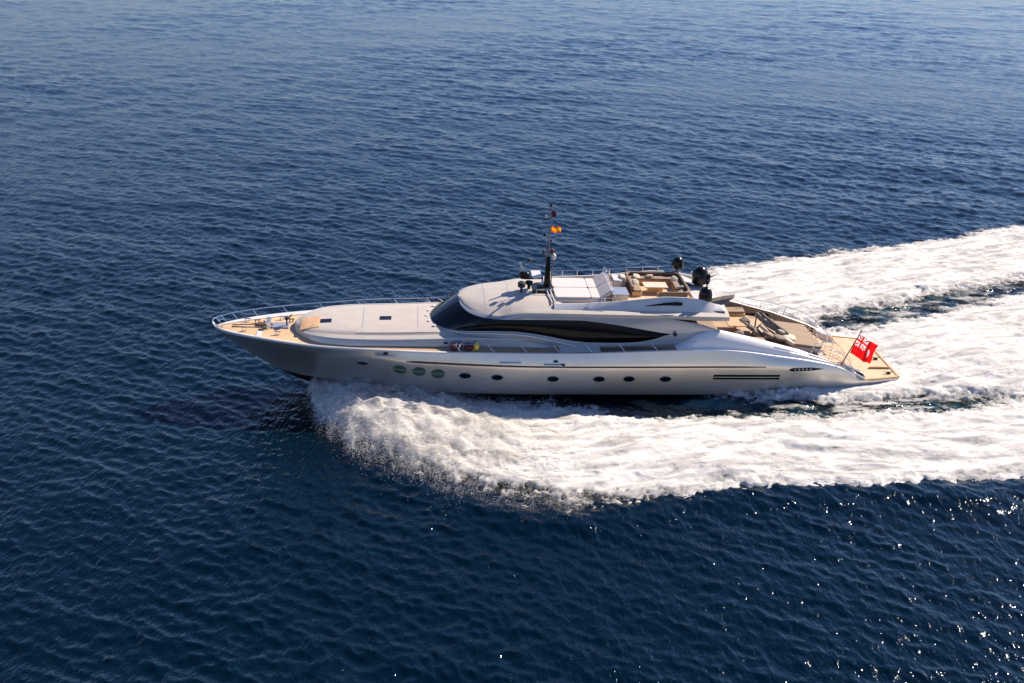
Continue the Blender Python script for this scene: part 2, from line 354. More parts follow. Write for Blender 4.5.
def make_foam():
    s = .13
    xs = np.arange(-15.0, 78, s); ys = np.arange(-18, 46, s)
    X, Y = np.meshgrid(xs, ys, indexing='ij')
    w1, w2, w3 = bands(X, Y)
    D = np.maximum(np.maximum(w1, w2), w3)
    n1 = samp(T3, X, Y, 60.); n2 = samp(T2, X, Y * 1.2, 26.); n3 = samp(T2, X * .9, Y, 9.)
    rag = .50 * n1 + .34 * n2 + .10 * n3
    wide = np.exp(-((X - 3) / 9) ** 2) * (Y < -8)
    Dn = D + rag * (.9 + .6 * wide)
    Dn = np.where((X < -12.2), D + .25 * n2 + .15 * n3, Dn)
    Z = foam_height(X, Y, np.maximum(Dn, 0))
    wbow = np.exp(-((X + 8) / 6) ** 2) * (Y < 0)
    dens = np.clip((Dn + .35) / (1.9 + 2.4 * wide + 1.6 * wbow), 0, 1)
    # thin lacy foam drifting in the troughs between the white bands
    lace1 = ((Y > yni(X) - .6) & (Y < ycn(X) + .6) & (X > 13)) * np.clip((X - 13) / 8, 0, 1) * .42
    lace2 = ((Y > ycf(X) - .6) & (Y < yfi(X) + .6) & (X > 16)) * .24
    streak = np.clip(.55 + .5 * samp(T5, X * .35, Y * 1.6, 22.), 0, 1.4)
    dens = np.maximum(dens, (lace1 + lace2) * streak)
    keep = (dens > 0)
    kf = keep[:-1, :-1] | keep[1:, :-1] | keep[:-1, 1:] | keep[1:, 1:]
    ii, jj = np.nonzero(kf); ny = len(ys)
    q = np.stack([ii * ny + jj, (ii + 1) * ny + jj, (ii + 1) * ny + jj + 1, ii * ny + jj + 1], -1)
    used, inv = np.unique(q, return_inverse=True); q = inv.reshape(-1, 4); q0 = q.copy()
    jx = samp(T4, X, Y, 9.) * .05; jy = samp(T4, Y + 3, X, 9.) * .05
    V = np.stack([X + jx, Y + jy, Z], -1).reshape(-1, 3)[used]; dv = dens.ravel()[used]
    V0, d0 = V.copy(), dv.copy()
    xb_, yb_ = V0[:, 0], V0[:, 1]
    bowk = np.exp(-((xb_ + 7.5) / 6.5) ** 2); edge = np.exp(-((d0 - .3) / .35) ** 2)
    for k, (lift, thin) in enumerate(((.10, .38), (.22, .50), (.38, .62))):
        Vk = V0.copy(); Vk[:, 2] += lift * (.25 + 1.3 * bowk) * (1 + .18 * samp(T4, xb_, yb_, 12. + k))
        dk_ = d0 * (.55 + .45 * bowk) - thin + .25 * bowk + .10 * edge
        sel = (dk_ > -.12); fk = sel[q0].any(1) & ((bowk > .05) | (k == 0))[q0].any(1)
        qk = q0[fk]; us, iv = np.unique(qk, return_inverse=True)
        q = np.vstack([q, iv.reshape(-1, 4) + len(V)]); V = np.vstack([V, Vk[us]]); dv = np.concatenate([dv, np.clip(dk_[us], -.2, .34)])
    me = bpy.data.meshes.new('wake_foam')
    me.vertices.add(len(V)); me.vertices.foreach_set('co', V.astype(np.float32).ravel())
    me.loops.add(q.size); me.loops.foreach_set('vertex_index', q.ravel().astype(np.int32))
    me.polygons.add(len(q)); me.polygons.foreach_set('loop_start', (np.arange(len(q)) * 4).astype(np.int32))
    me.polygons.foreach_set('use_smooth', np.ones(len(q), bool)); me.update(calc_edges=True)
    a = me.attributes.new('dens', 'FLOAT', 'POINT'); a.data.foreach_set('value', dv.astype(np.float32))
    fu, fv = flow(V[:, 0], V[:, 1])
    fa = me.attributes.new('flow', 'FLOAT_VECTOR', 'POINT'); fa.data.foreach_set('vector', np.stack([fu * .16, fv * .75, V[:, 2] * .2], -1).astype(np.float32).ravel())
    m = bpy.data.materials.new('sea_foam'); m.use_nodes = True; n = m.node_tree; L = n.links.new
    for x in list(n.nodes): n.nodes.remove(x)
    out = n.nodes.new('ShaderNodeOutputMaterial'); tr = n.nodes.new('ShaderNodeBsdfTransparent')
    df = n.nodes.new('ShaderNodeBsdfDiffuse'); tl = n.nodes.new('ShaderNodeBsdfTranslucent')
    tl.inputs[0].default_value = (.90, .87, .82, 1)
    m1 = n.nodes.new('ShaderNodeMixShader'); m1.inputs[0].default_value = .5
    L(df.outputs[0], m1.inputs[1]); L(tl.outputs[0], m1.inputs[2])
    tc = n.nodes.new('ShaderNodeTexCoord'); mp = n.nodes.new('ShaderNodeMapping'); mp.inputs['Scale'].default_value = (.75, 1.25, .6)
    L(tc.outputs['Object'], mp.inputs[0])
    def noise(sc_, det, rough=.6, dist=.5):
        t = n.nodes.new('ShaderNodeTexNoise'); t.inputs['Scale'].default_value = sc_; t.inputs['Detail'].default_value = det
        t.inputs['Roughness'].default_value = rough; t.inputs['Distortion'].default_value = dist; L(mp.outputs[0], t.inputs[0]); return t.outputs[0]
    at = n.nodes.new('ShaderNodeAttribute'); at.attribute_name = 'dens'
    na = noise(.9, 8, .68); nb = noise(5.0, 8, .75)
    def math_(op, a_, b_):
        x = n.nodes.new('ShaderNodeMath'); x.operation = op
        for i_, v in enumerate((a_, b_)):
            if isinstance(v, (int, float)): x.inputs[i_].default_value = v
            else: L(v, x.inputs[i_])
        return x.outputs[0]
    sm = math_('ADD', math_('MULTIPLY', na, .5), math_('MULTIPLY', nb, .5))
    v = math_('ADD', math_('MULTIPLY', math_('SUBTRACT', sm, .5), 5.0), math_('MULTIPLY', at.outputs['Fac'], 2.7))
    r = n.nodes.new('ShaderNodeMapRange'); r.interpolation_type = 'SMOOTHSTEP'; L(v, r.inputs[0])
    r.inputs[1].default_value = .30; r.inputs[2].default_value = 1.25
    # long streaks drawn out along the wake where the foam is thinner and wetter
    fl_ = n.nodes.new('ShaderNodeAttribute'); fl_.attribute_name = 'flow'
    ts = n.nodes.new('ShaderNodeTexNoise'); ts.inputs['Scale'].default_value = 1.6; ts.inputs['Detail'].default_value = 9; ts.inputs['Roughness'].default_value = .66; ts.inputs['Distortion'].default_value = .8
    L(fl_.outputs['Vector'], ts.inputs[0])
    rs = n.nodes.new('ShaderNodeMapRange'); rs.inputs[1].default_value = .36; rs.inputs[2].default_value = .56; L(ts.outputs[0], rs.inputs[0])
    cmx = n.nodes.new('ShaderNodeMix'); cmx.data_type = 'RGBA'; cmx.inputs[6].default_value = (.46, .45, .43, 1); cmx.inputs[7].default_value = (.84, .815, .77, 1)
    L(rs.outputs[0], cmx.inputs[0]); L(cmx.outputs[2], df.inputs[0])
    rt = n.nodes.new('ShaderNodeMapRange'); L(at.outputs['Fac'], rt.inputs[0]); rt.inputs[1].default_value = .35; rt.inputs[2].default_value = 1.0
    rt.inputs[3].default_value = .42; rt.inputs[4].default_value = .16; L(rt.outputs[0], m1.inputs[0])
    m2 = n.nodes.new('ShaderNodeMixShader'); L(r.outputs[0], m2.inputs[0]); L(tr.outputs[0], m2.inputs[1]); L(m1.outputs[0], m2.inputs[2])
    bp = n.nodes.new('ShaderNodeBump'); bp.inputs['Strength'].default_value = 1; bp.inputs['Distance'].default_value = .08
    L(sm, bp.inputs['Height']); L(bp.outputs[0], df.inputs['Normal']); L(bp.outputs[0], tl.inputs['Normal'])
    L(m2.outputs[0], out.inputs[0])
    me.materials.append(m)
    o = bpy.data.objects.new('wake_foam', me); COL.objects.link(o)
    tag(o, 'bright white churned foam of the bow wave and wake', 'foam', kind='stuff')

    # flying droplets over the ragged edges and the bow wave
    g = np.random.default_rng(5); pts = []
    n_try = 420000
    px = np.concatenate([g.uniform(-13.6, 60, n_try), g.uniform(-13.6, 4, n_try)]); py = np.concatenate([g.uniform(-17, 44, n_try), g.uniform(-17, 16, n_try)])
    a1, a2, a3 = bands(px, py); dd = np.maximum(np.maximum(a1, a2), a3) + .5 * samp(T3, px, py, 60.) + .42 * samp(T2, px, py * 1.2, 26.)
    hz = foam_height(px, py, np.maximum(dd, 0))
    bow = np.exp(-((px + 8) / 6) ** 2)
    pr = np.exp(-((dd - .2) / (.7 + .5 * bow)) ** 2) * (.22 + .8 * bow + .35 * np.exp(-((px - 3) / 6) ** 2) * (py < -8)) + .30 * bow * (dd > 0)
    pr *= np.clip(.6 + .6 * samp(T2, px, py, 15.), 0, 1)
    ok = g.random(len(px)) < pr
    px, py, hz, bow = px[ok], py[ok], hz[ok], bow[ok]
    up = g.exponential(.10 + .28 * bow)
    r_ = g.uniform(.006, .014, len(px)) * (1 + .5 * bow)
    octv = np.array([(1, 0, 0), (-1, 0, 0), (0, 1, 0), (0, -1, 0), (0, 0, 1), (0, 0, -1)], float)
    octf = np.array([(0, 2, 4), (2, 1, 4), (1, 3, 4), (3, 0, 4), (2, 0, 5), (1, 2, 5), (3, 1, 5), (0, 3, 5)])
    C = np.stack([px, py, hz + up], -1)
    V = (C[:, None, :] + octv[None] * r_[:, None, None] * g.uniform(.7, 1.4, (len(px), 1, 3))).reshape(-1, 3)
    Fc = (octf[None] + (np.arange(len(px)) * 6)[:, None, None]).reshape(-1, 3)
    me = bpy.data.meshes.new('spray')
    me.vertices.add(len(V)); me.vertices.foreach_set('co', V.astype(np.float32).ravel())
    me.loops.add(Fc.size); me.loops.foreach_set('vertex_index', Fc.ravel().astype(np.int32))
    me.polygons.add(len(Fc)); me.polygons.foreach_set('loop_start', (np.arange(len(Fc)) * 3).astype(np.int32)); me.update(calc_edges=True)
    sm_ = bpy.data.materials.new('spray_drops'); sm_.use_nodes = True; b = sm_.node_tree.nodes['Principled BSDF']
    b.inputs['Base Color'].default_value = (.8, .78, .75, 1); b.inputs['Roughness'].default_value = .5
    me.materials.append(sm_); o = bpy.data.objects.new('spray', me); COL.objects.link(o)
    tag(o, 'fine white droplets thrown up along the edges of the foam', 'spray', kind='stuff')
    print('droplets', len(px), 'foam verts', len(used))
make_foam()

# ------------------------------------------------------------------ the yacht (local frame: x from bow to stern, -y to port, z up)
Y = bpy.data.objects.new('motor_yacht', None); COL.objects.link(Y); Y.empty_display_size = 2
Y.location = (-19.7, .1, .95)
YM = Matrix.Translation(Y.location) @ Matrix.Rotation(R(4.5), 4, 'Z') @ Matrix.Rotation(R(2.6), 4, 'Y')
Y.rotation_euler = YM.to_euler()
tag(Y, 'long silver and white motor yacht speeding left with its bow lifted', 'motor yacht')

sb = cubic([.15, .5, 1.1, 2.2, 3.4, 5, 6.8, 8.7, 10.75, 15.9, 22.7, 31.8, 36.4, 40.7, 42.3, 42.9, 45.6], [.10, .5, .93, 1.5, 2.0, 2.55, 3.05, 3.43, 3.75, 4.12, 4.2, 4.2, 4.12, 3.9, 3.75, 3.68, 3.15])
sz = cubic([.15, 3.4, 6.8, 10.75, 15.9, 22.7, 28.4, 31.8, 33.5, 36.4, 40.7, 42.1, 42.7, 45.6], [3.45, 3.50, 3.48, 3.58, 3.60, 3.62, 3.84, 3.97, 3.90, 3.53, 2.72, 2.12, 1.72, 1.66])
kb = cubic([.15, 1.1, 3.4, 6.8, 10.75, 13, 21.8, 36, 40, 42.3, 45.6], [.08, .70, 1.72, 2.85, 3.70, 4.08, 4.42, 4.36, 4.08, 3.8, 3.2])
kz = cubic([.15, 3.4, 6.8, 10.75, 13, 21.8, 36, 38.5, 40.7, 42.3, 45.6], [3.36, 3.15, 3.05, 3.0, 2.96, 2.83, 2.92, 2.65, 2.2, 1.72, 1.42])
cb = cubic([.15, 4.1, 5.8, 7, 8.56, 10.7, 13.4, 17.5, 20.6, 32, 42, 45.6], [.02, .03, .42, .95, 1.6, 2.5, 3.4, 3.85, 3.94, 3.92, 3.65, 3.0])
cz = cubic([.15, .3, 1.6, 3.0, 4.1, 5.8, 7, 8.56, 10.7, 13.4, 17.5, 32, 42, 45.6], [3.30, 3.15, 2.12, 1.2, .52, .22, .26, .36, .46, .58, .63, .66, .72, .78])
xs = np.concatenate([np.linspace(.15, 2, 14)[:-1], np.linspace(2, 41, 150)[:-1], np.linspace(41, 45.6, 30)])
def hull_rows(side):
    rows = []
    pw = np.interp(xs, [0, 6, 14, 20], [1.25, 1.35, 1.0, .62])
    for t in np.linspace(0, 1, 9):
        rows.append(np.stack([xs, side * (cb(xs) + (kb(xs) - cb(xs)) * t ** pw), cz(xs) + (kz(xs) - cz(xs)) * t], -1))
    for t in (.25, .5, .75, 1):
        rows.append(np.stack([xs, side * (kb(xs) + (sb(xs) - kb(xs)) * t ** 1.4), kz(xs) + (sz(xs) - kz(xs)) * t], -1))
    return rows
hm = MB()
for s in (-1, 1): hm.grid(np.array(hull_rows(s)))
# transom
e = hull_rows(-1); pts = [r[-1] for r in e]; n_ = len(pts)
tv = [tuple(p) for p in pts] + [(p[0], -p[1], p[2]) for p in pts]
hm.add(tv, [(i, i + 1, n_ + i + 1, n_ + i) for i in range(n_ - 1)])
hull = hm.build('hull', M['hull'], Y)
hull['label'] = 'silver hull sides with a sharp raked bow'
kl = cubic([4.1, 5.8, 8, 12, 20, 45.6], [.50, -.36, -.9, -1.3, -1.5, -.9])
xb = np.linspace(4.1, 45.6, 140)
kzb = kl(xb)
bt = MB()
for s in (-1, 1):
    bt.grid(np.array([np.stack([xb, s * (cb(xb) * (1 - t) ** 1.0 + .0), cz(xb) * (1 - t) + kzb * t], -1) for t in (0, .3, .6, 1)]))
bt.build('hull_bottom', M['bottom'], hull)
# dark knuckle line
def strip(pts_f, x0, x1, h, off, n=90):
    x = np.linspace(x0, x1, n); g = []
    for k, dz in ((0, -h / 2), (1, h / 2)):
        p = pts_f(x, dz); g.append(p)
    return np.array(g)
def on_hull(x, z, off=.012):
    """port side y of the topsides at height z"""
    x = np.asarray(x, float); z = np.asarray(z, float)
    t = np.clip((z - cz(x)) / (kz(x) - cz(x)), 0, 1); pw = np.interp(x, [0, 6, 14, 20], [1.25, 1.35, 1.0, .62])
    lo = cb(x) + (kb(x) - cb(x)) * t ** pw
    t2 = np.clip((z - kz(x)) / (sz(x) - kz(x)), 0, 1); hi = kb(x) + (sb(x) - kb(x)) * t2 ** 1.4
    return -(np.where(z > kz(x), hi, lo) + off)
for s in (1, -1):
    x = np.linspace(12.6, 35.9, 120); h = np.interp(x, [12.6, 13.2, 22, 34, 35.9], [.02, .12, .075, .075, .03])
    zc = np.minimum(2.9, kz(x)) - .0 * x
    zc = kz(x) - .01
    g = [np.stack([x, s * on_hull(x, zc - h / 2, .0), zc - h / 2], -1), np.stack([x, s * on_hull(x, zc - h / 2, .05), zc - h / 2], -1),
         np.stack([x, s * on_hull(x, zc + h / 2, .05), zc + h / 2], -1), np.stack([x, s * on_hull(x, zc + h / 2, 0), zc + h / 2], -1)]
    MB().grid(np.array(g)).build('styling_line', M['rubber'], hull)
# portholes
def porthole(x, z, a, b_, m, s):
    seg = 24; rim = MB(); gl = MB()
    ring = lambda q, off: [(x + a * q * math.cos(t), s * float(on_hull(x + a * q * math.cos(t), z + b_ * q * math.sin(t), off)), z + b_ * q * math.sin(t)) for t in np.linspace(0, 2 * math.pi, seg, endpoint=False)]
    rings = [ring(1.16, .0), ring(1.10, .06), ring(1.0, .06), ring(.98, .035)]
    v = sum(rings, []); f = [(i * seg + k, i * seg + (k + 1) % seg, (i + 1) * seg + (k + 1) % seg, (i + 1) * seg + k) for i in range(3) for k in range(seg)]
    rim.add(v, f); r0 = rim.build('porthole', M['panel'] if m is M['glass'] else M['greygreen'], hull)
    c = ring(.99, .038); gl.add(c + [(x, s * float(on_hull(x, z, .045)), z)], [(k, (k + 1) % seg, seg) for k in range(seg)])
    gl.build('pane', m, hull)
PORT = [(9.81, 2.42, .34, .13), (16.35, 2.04, .37, .20), (18.4, 1.98, .37, .20), (22.0, 1.93, .37, .20), (24.99, 1.94, .37, .20), (26.95, 1.96, .37, .20), (29.35, 1.97, .37, .20)]
for s in (1, -1):
    for x, z, a, b_ in PORT: porthole(x, z, a, b_, M['glass'], s)
    for x, z in ((12.18, 2.23), (13.41, 2.19), (14.62, 2.10)):
        porthole(x, z, .39, .30, M['greygreen'], s)
        mb = MB(); xx = np.linspace(x - .5, x + .5, 8); mb.tube([(q, s * float(on_hull(q, z + .02, .08)), z + .02) for q in xx], .012, 5)
        mb.build('porthole_bar', M['white'], hull)
# exhaust / intake grilles: two dark slots with a light bar
def patch(mb, x0, x1, z0f, z1f, s, off, n=16):
    x = np.linspace(x0, x1, n); z0 = z0f(x); z1 = z1f(x)
    g = [np.stack([x, s * on_hull(x, z0, 0), z0], -1), np.stack([x, s * on_hull(x, z0, off), z0], -1), np.stack([x, s * on_hull(x, (z0 + z1) / 2, off), (z0 + z1) / 2], -1),
         np.stack([x, s * on_hull(x, z1, off), z1], -1), np.stack([x, s * on_hull(x, z1, 0), z1], -1)]
    return mb.grid(np.array(g))
cst = lambda c: (lambda x: np.full_like(np.asarray(x, float), c))
for s in (1, -1):
    mb = MB(); patch(mb, 32.5, 36.95, cst(2.17), cst(2.31), s, .02); patch(mb, 32.5, 36.95, cst(1.95), cst(2.09), s, .02)
    mb.build('air_intake', M['black'], hull)
    mb = MB(); patch(mb, 32.5, 36.8, cst(2.105), cst(2.155), s, .035); mb.build('air_intake_trim', M['hull'], hull)
    mb = MB(); patch(mb, 37.5, 39.9, lambda x: np.interp(x, [37.5, 37.7, 39.0, 39.9], [2.66, 2.56, 2.58, 2.66]), lambda x: np.interp(x, [37.5, 37.7, 39.0, 39.9], [2.70, 2.82, 2.80, 2.68]), s, .02)
    mb.build('side_vent', M['black'], hull)
    for k in range(5): patch(MB(), 37.86 + k * .27, 37.95 + k * .27, cst(2.63), cst(2.77), s, .035, 3).build('vent_rib', M['panel'], hull)
    # small folding fairlead ledges that catch the light, with a dark cleat above
    for x0, x1, z in ((10.6, 11.9, 3.27), (18.5, 19.9, 3.10), (21.35, 22.5, 3.0)):
        mb = MB(); y0 = float(on_hull((x0 + x1) / 2, z, 0)) * s
        mb.box(x0, x1, min(y0, y0 - s * .17), max(y0, y0 - s * .17), z - .05, z + .03)
        mb.build('fairlead', M['white'], hull, bevel=.015)
    for x, z in ((11.3, 3.42), (22.1, 3.2), (22.55, 2.98)):
        mb = MB(); y0 = float(on_hull(x, z, .03)) * s
        mb.cushion((x, y0, z), (.16, .06, .07), n=5); mb.build('mooring_cleat', M['black'], hull)
# -------- decks
xd = np.linspace(.15, 38.5, 150)
def dz_(x): return np.where(x < 30.3, sz(x), np.minimum(sz(x), 3.62)) + .0
dg = []
for t in (-1, -.97, -.6, 0, .6, .97, 1):
    b_ = np.minimum(sb(xd) - .02, np.where(xd > 30.3, 3.3, 9)); cam_ = .05 * (1 - t * t)
    dg.append(np.stack([xd, b_ * t, dz_(xd) + .01 + cam_], -1))
deck = MB().grid(np.array(dg)).build('deck', M['teakdark'], Y)
xx = np.linspace(.6, 8.2, 40); bg = []
for t in (-1, -.5, 0, .5, 1):
    bg.append(np.stack([xx, (sb(xx) - np.interp(xx, [.6, 3, 8], [.35, .55, .6])) * t if t > 0 else (sb(xx) - .24) * t, sz(xx) + .035 + .05 * (1 - t * t)], -1))
MB().grid(np.array(bg)).build('foredeck_planking', M['teak'], deck)
# white margin / toe rail at the deck edge
for s in (-1, 1):
    x = np.linspace(.15, 31.0, 160); wdt = np.interp(x, [.15, 1.0, 3, 7.5, 9, 24, 28], [.08, .36, .56, .60, .14, .14, .16] if s > 0 else [.08, .25, .2, .14, .12, .14, .16])
    b_ = sb(x); z = sz(x); hh = np.interp(x, [.15, 8, 14, 31], [.10, .10, .07, .07])
    g = [np.stack([x, s * (b_ + .015), z - .05], -1), np.stack([x, s * (b_ + .02), z + hh * .6], -1), np.stack([x, s * (b_ - .04), z + hh], -1),
         np.stack([x, s * np.maximum(b_ - wdt, .0), z + hh * .8], -1), np.stack([x, s * np.maximum(b_ - wdt - .03, 0), z + .0], -1)]
    MB().grid(np.array(g)).build('toe_rail', M['white'], deck)

# -------- raised foredeck trunk
tw = cubic([5.25, 5.32, 5.5, 5.9, 6.6, 7.6, 9, 11, 14, 23.3], [.02, .5, .95, 1.5, 2.15, 2.6, 2.86, 3.0, 3.05, 3.12])
te = cubic([5.25, 7, 10, 12, 14.7, 17, 19.2, 20.6, 21.8, 22.6, 23.3], [3.84, 3.98, 4.03, 4.07, 4.17, 4.22, 4.19, 4.10, 3.90, 3.66, 3.35])
tcz = cubic([5.25, 6, 8, 12, 14.5, 15.5, 23.3], [3.90, 4.12, 4.28, 4.40, 4.48, 4.5, 4.3])
xt = np.concatenate([np.linspace(5.25, 5.6, 12)[:-1], np.linspace(5.6, 23.3, 120)])
rows = []
wv, ze, zc = tw(xt), te(xt), tcz(xt)
half = [(0, zc), (wv * .4, zc - .02), (wv * .68, zc - .07), (wv * .80, zc - .14), (wv * .835, ze + .05), (wv * .85, ze + .03), (wv * .96, ze), (wv * .995, ze - .05), (wv + .03, ze - .12), (wv + .10, np.minimum(sz(xt) + .0, ze - .15))]
prof = [(-a, z) for a, z in half[::-1]] + [(a, z) for a, z in half[1:]]
G = np.array([np.stack([xt, np.broadcast_to(a, xt.shape), z], -1) for a, z in prof])
fx = G[:, 0].copy(); front = fx.copy(); front[:, 2] = 3.45
trunk = MB().grid(G).grid(np.array([fx, front])).build('coachroof', M['cream'], Y)
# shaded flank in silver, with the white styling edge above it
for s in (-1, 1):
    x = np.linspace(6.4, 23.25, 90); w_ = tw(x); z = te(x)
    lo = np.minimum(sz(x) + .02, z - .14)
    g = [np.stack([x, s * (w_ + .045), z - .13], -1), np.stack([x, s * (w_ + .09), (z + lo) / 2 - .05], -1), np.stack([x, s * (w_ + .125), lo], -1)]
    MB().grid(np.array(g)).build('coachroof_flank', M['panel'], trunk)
    mb = MB(); x = np.linspace(6.0, 23.1, 70); mb.tube([(q, s * (float(tw(q)) + .02), float(te(q)) - .05) for q in x], .065, 8)
    mb.build('styling_ridge', M['white'], trunk)
# deck hatches, seams, lid on the coachroof
def topz(x, y):
    w_ = float(tw(x)); a = abs(y) / w_
    return float(tcz(x)) + np.interp(a, [0, .4, .68, .8], [0, -.02, -.07, -.14])
def slab(mb, x0, x1, y0, y1, dz, th, n=6):
    X_ = np.linspace(x0, x1, n); Y_ = np.linspace(y0, y1, n)
    g = np.array([[(x, y, topz(x, y) + dz + th) for y in Y_] for x in X_]); mb.grid(g)
    for edge in (g[0], g[-1], g[:, 0], g[:, -1]):
        l = edge.copy(); l[:, 2] -= th + .01; mb.grid(np.array([edge, l]))
    return mb
slab(MB(), 5.72, 6.96, -1.45, .2, 0, .04).build('sunning_pad', M['wood'], trunk)['label'] = 'orange tan pad at the front of the coachroof'
slab(MB(), 6.95, 7.7, -.85, -.3, 0, .03).build('deck_hatch', M['glass'], trunk)
slab(MB(), 10.83, 11.58, -.6, -.05, 0, .03).build('deck_hatch', M['glass'], trunk)
for x in (9.72, 13.3): slab(MB(), x, x + .04, -float(tw(x)) * .78, float(tw(x)) * .78, 0, .006, 8).build('deck_seam', M['panel'], trunk)

# -------- deckhouse: glazing band, lower side, brow and roof
B = [(14.10, 0, 4.46), (14.14, -.45, 4.46), (14.27, -.95, 4.45), (14.60, -1.55, 4.44), (15.20, -2.15, 4.44), (15.9, -2.55, 4.50), (16.8, -2.84, 4.59), (18, -2.99, 4.66), (19.3, -3.07, 4.68), (20.4, -3.12, 4.60),
     (21.5, -3.16, 4.44), (22.6, -3.19, 4.23), (23.5, -3.21, 4.10), (24.5, -3.22, 4.03), (26, -3.23, 4.03), (27.4, -3.23, 4.09), (28.5, -3.23, 4.30), (29.0, -3.22, 4.46), (29.55, -3.21, 4.67)]
T = [(15.98, 0, 5.86), (15.99, -.55, 5.84), (16.06, -1.15, 5.79), (16.28, -1.80, 5.70), (16.75, -2.45, 5.62), (17.4, -2.85, 5.56), (18.2, -3.03, 5.52), (19.0, -3.10, 5.51), (20.0, -3.12, 5.53), (20.9, -3.14, 5.55),
     (21.8, -3.16, 5.56), (22.8, -3.17, 5.56), (23.7, -3.18, 5.55), (24.6, -3.19, 5.47), (26, -3.20, 5.29), (27.3, -3.21, 5.07), (28.4, -3.21, 4.87), (29.0, -3.21, 4.77), (29.55, -3.21, 4.68)]
def resample(P, n):
    P = np.array(P, float); d = np.arange(len(P)); q = np.linspace(0, len(P) - 1, n)
    return np.stack([cubic(d, P[:, k])(q) for k in range(3)], -1)
nB = 110
Bc, Tc = resample(B, nB), resample(T, nB)
def ruled(a, b_, n, bulge):
    out = []
    for t in np.linspace(0, 1, n):
        p = a * (1 - t) + b_ * t
        s_ = math.sin(math.pi * t) * bulge
        # push outward: forward at the front, sideways along the side
        nx = -np.clip((16.5 - a[:, 0]) / 2, 0, 1); ny = np.sign(a[:, 1]) * np.clip((a[:, 0] - 14.2) / 1.5, 0.1, 1)
        p = p + np.stack([nx * s_, ny * s_, np.zeros(len(a))], -1); out.append(p)
    return np.array(out)
house = bpy.data.objects.new('deckhouse', None); COL.objects.link(house); house.parent = Y
gl = ruled(Bc, Tc, 9, .10)
cut = int(nB * .305)
ws = MB().grid(gl[:, :cut + 1]); ws.mirror(); ws.build('windscreen', M['glass'], house)
sg = MB().grid(gl[:, cut:])
o = sg.build('side_window', M['darkglass'], house); o['label'] = 'long black side window tapering to a point'
sg = MB().grid(gl[:, cut:] * np.array([1, -1, 1])); sg.build('side_window', M['darkglass'], house)
# windscreen mullions, slim
for s in (-1, 1):
    for k in (10, 21, 33):
        p = gl[:, k] * np.array([1, s, 1]); mb = MB(); mb.tube([tuple(q + np.array([-.012, s * .012, 0])) for q in p], .018, 5)
        mb.build('window_mullion', M['black'], house)
# lower side between glass and deck (extends aft to the swept tail)
xl = np.linspace(29.55, 32.85, 24)[1:]
ext = np.stack([xl, np.interp(xl, [29.5, 32.85], [-3.21, -3.42]), np.interp(xl, [29.55, 32.85], [4.67, 4.99])], -1)
r1 = np.vstack([Bc, ext])
lo = r1.copy(); x = r1[:, 0]
lo[:, 2] = np.where(x < 23, np.minimum(te(np.minimum(x, 23)) - .05, r1[:, 2] - .05), 3.55)
lo[:, 2] = np.where(x < 16, r1[:, 2] - .16, lo[:, 2])
lo[:, 2] = np.where(x > 22.3, np.interp(x, [22.3, 23.2, 28.8, 30.3, 31.7, 32.4, 32.85], [3.75, 3.62, 3.68, 3.84, 4.30, 4.66, 4.985]), lo[:, 2])
out_ = np.clip((r1[:, 2] - lo[:, 2]) * .13, 0, .2)
lo[:, 1] = r1[:, 1] * (1 + out_ / 3.2 * np.clip((x - 14.6) / 2, 0, 1)); lo[:, 0] = r1[:, 0] - np.clip((15.3 - x), 0, 1.0) * .06
mid_ = (r1 + lo) / 2; mid_[:, 1] -= .03 * np.clip((x - 15) / 2, 0, 1) * (r1[:, 2] - lo[:, 2])
for s in (1, -1):
    MB().grid(np.array([r1, mid_, lo]) * np.array([1, s, 1])).build('deckhouse_side', M['panel'], house)
# upper side: from the glass top to the brow
CX = cubic([15.9, 16.3, 17, 18.4, 20.3, 24, 28.4, 33.5], [.0, 1.35, 2.25, 2.78, 2.90, 2.92, 2.92, 2.85])
CZ = cubic([15.9, 16.3, 17, 18.4, 19.4, 20.3, 24, 28.4, 33.5], [5.90, 5.84, 5.77, 5.74, 5.95, 6.08, 6.13, 6.12, 6.06])
r2 = np.vstack([Tc, ext + np.array([0, 0, .004])]); x = r2[:, 0]
up = np.stack([x, -np.maximum(CX(x) + np.interp(x, [16, 20], [.04, .18]), 0), CZ(x) - np.interp(x, [16, 18.4, 20.3], [.03, .05, .12])], -1)
up[:, 1] = np.where(x < 20, np.maximum(up[:, 1], r2[:, 1] + .015), up[:, 1])
up[:, 2] = np.where(x > 26, np.interp(x, [26, 28.4, 30.1, 31.6, 32.5, 32.85], [6.0, 5.9, 5.68, 5.45, 5.18, 5.0]), up[:, 2])
up[:, 1] = np.where(x > 26, -np.interp(x, [26, 32.85], [3.09, 3.43]), up[:, 1])
md = (r2 + up) / 2; md[:, 1] -= .04
for s in (1, -1):
    MB().grid(np.array([r2, md, up]) * np.array([1, s, 1])).build('roof_brow', M['panel'], house)
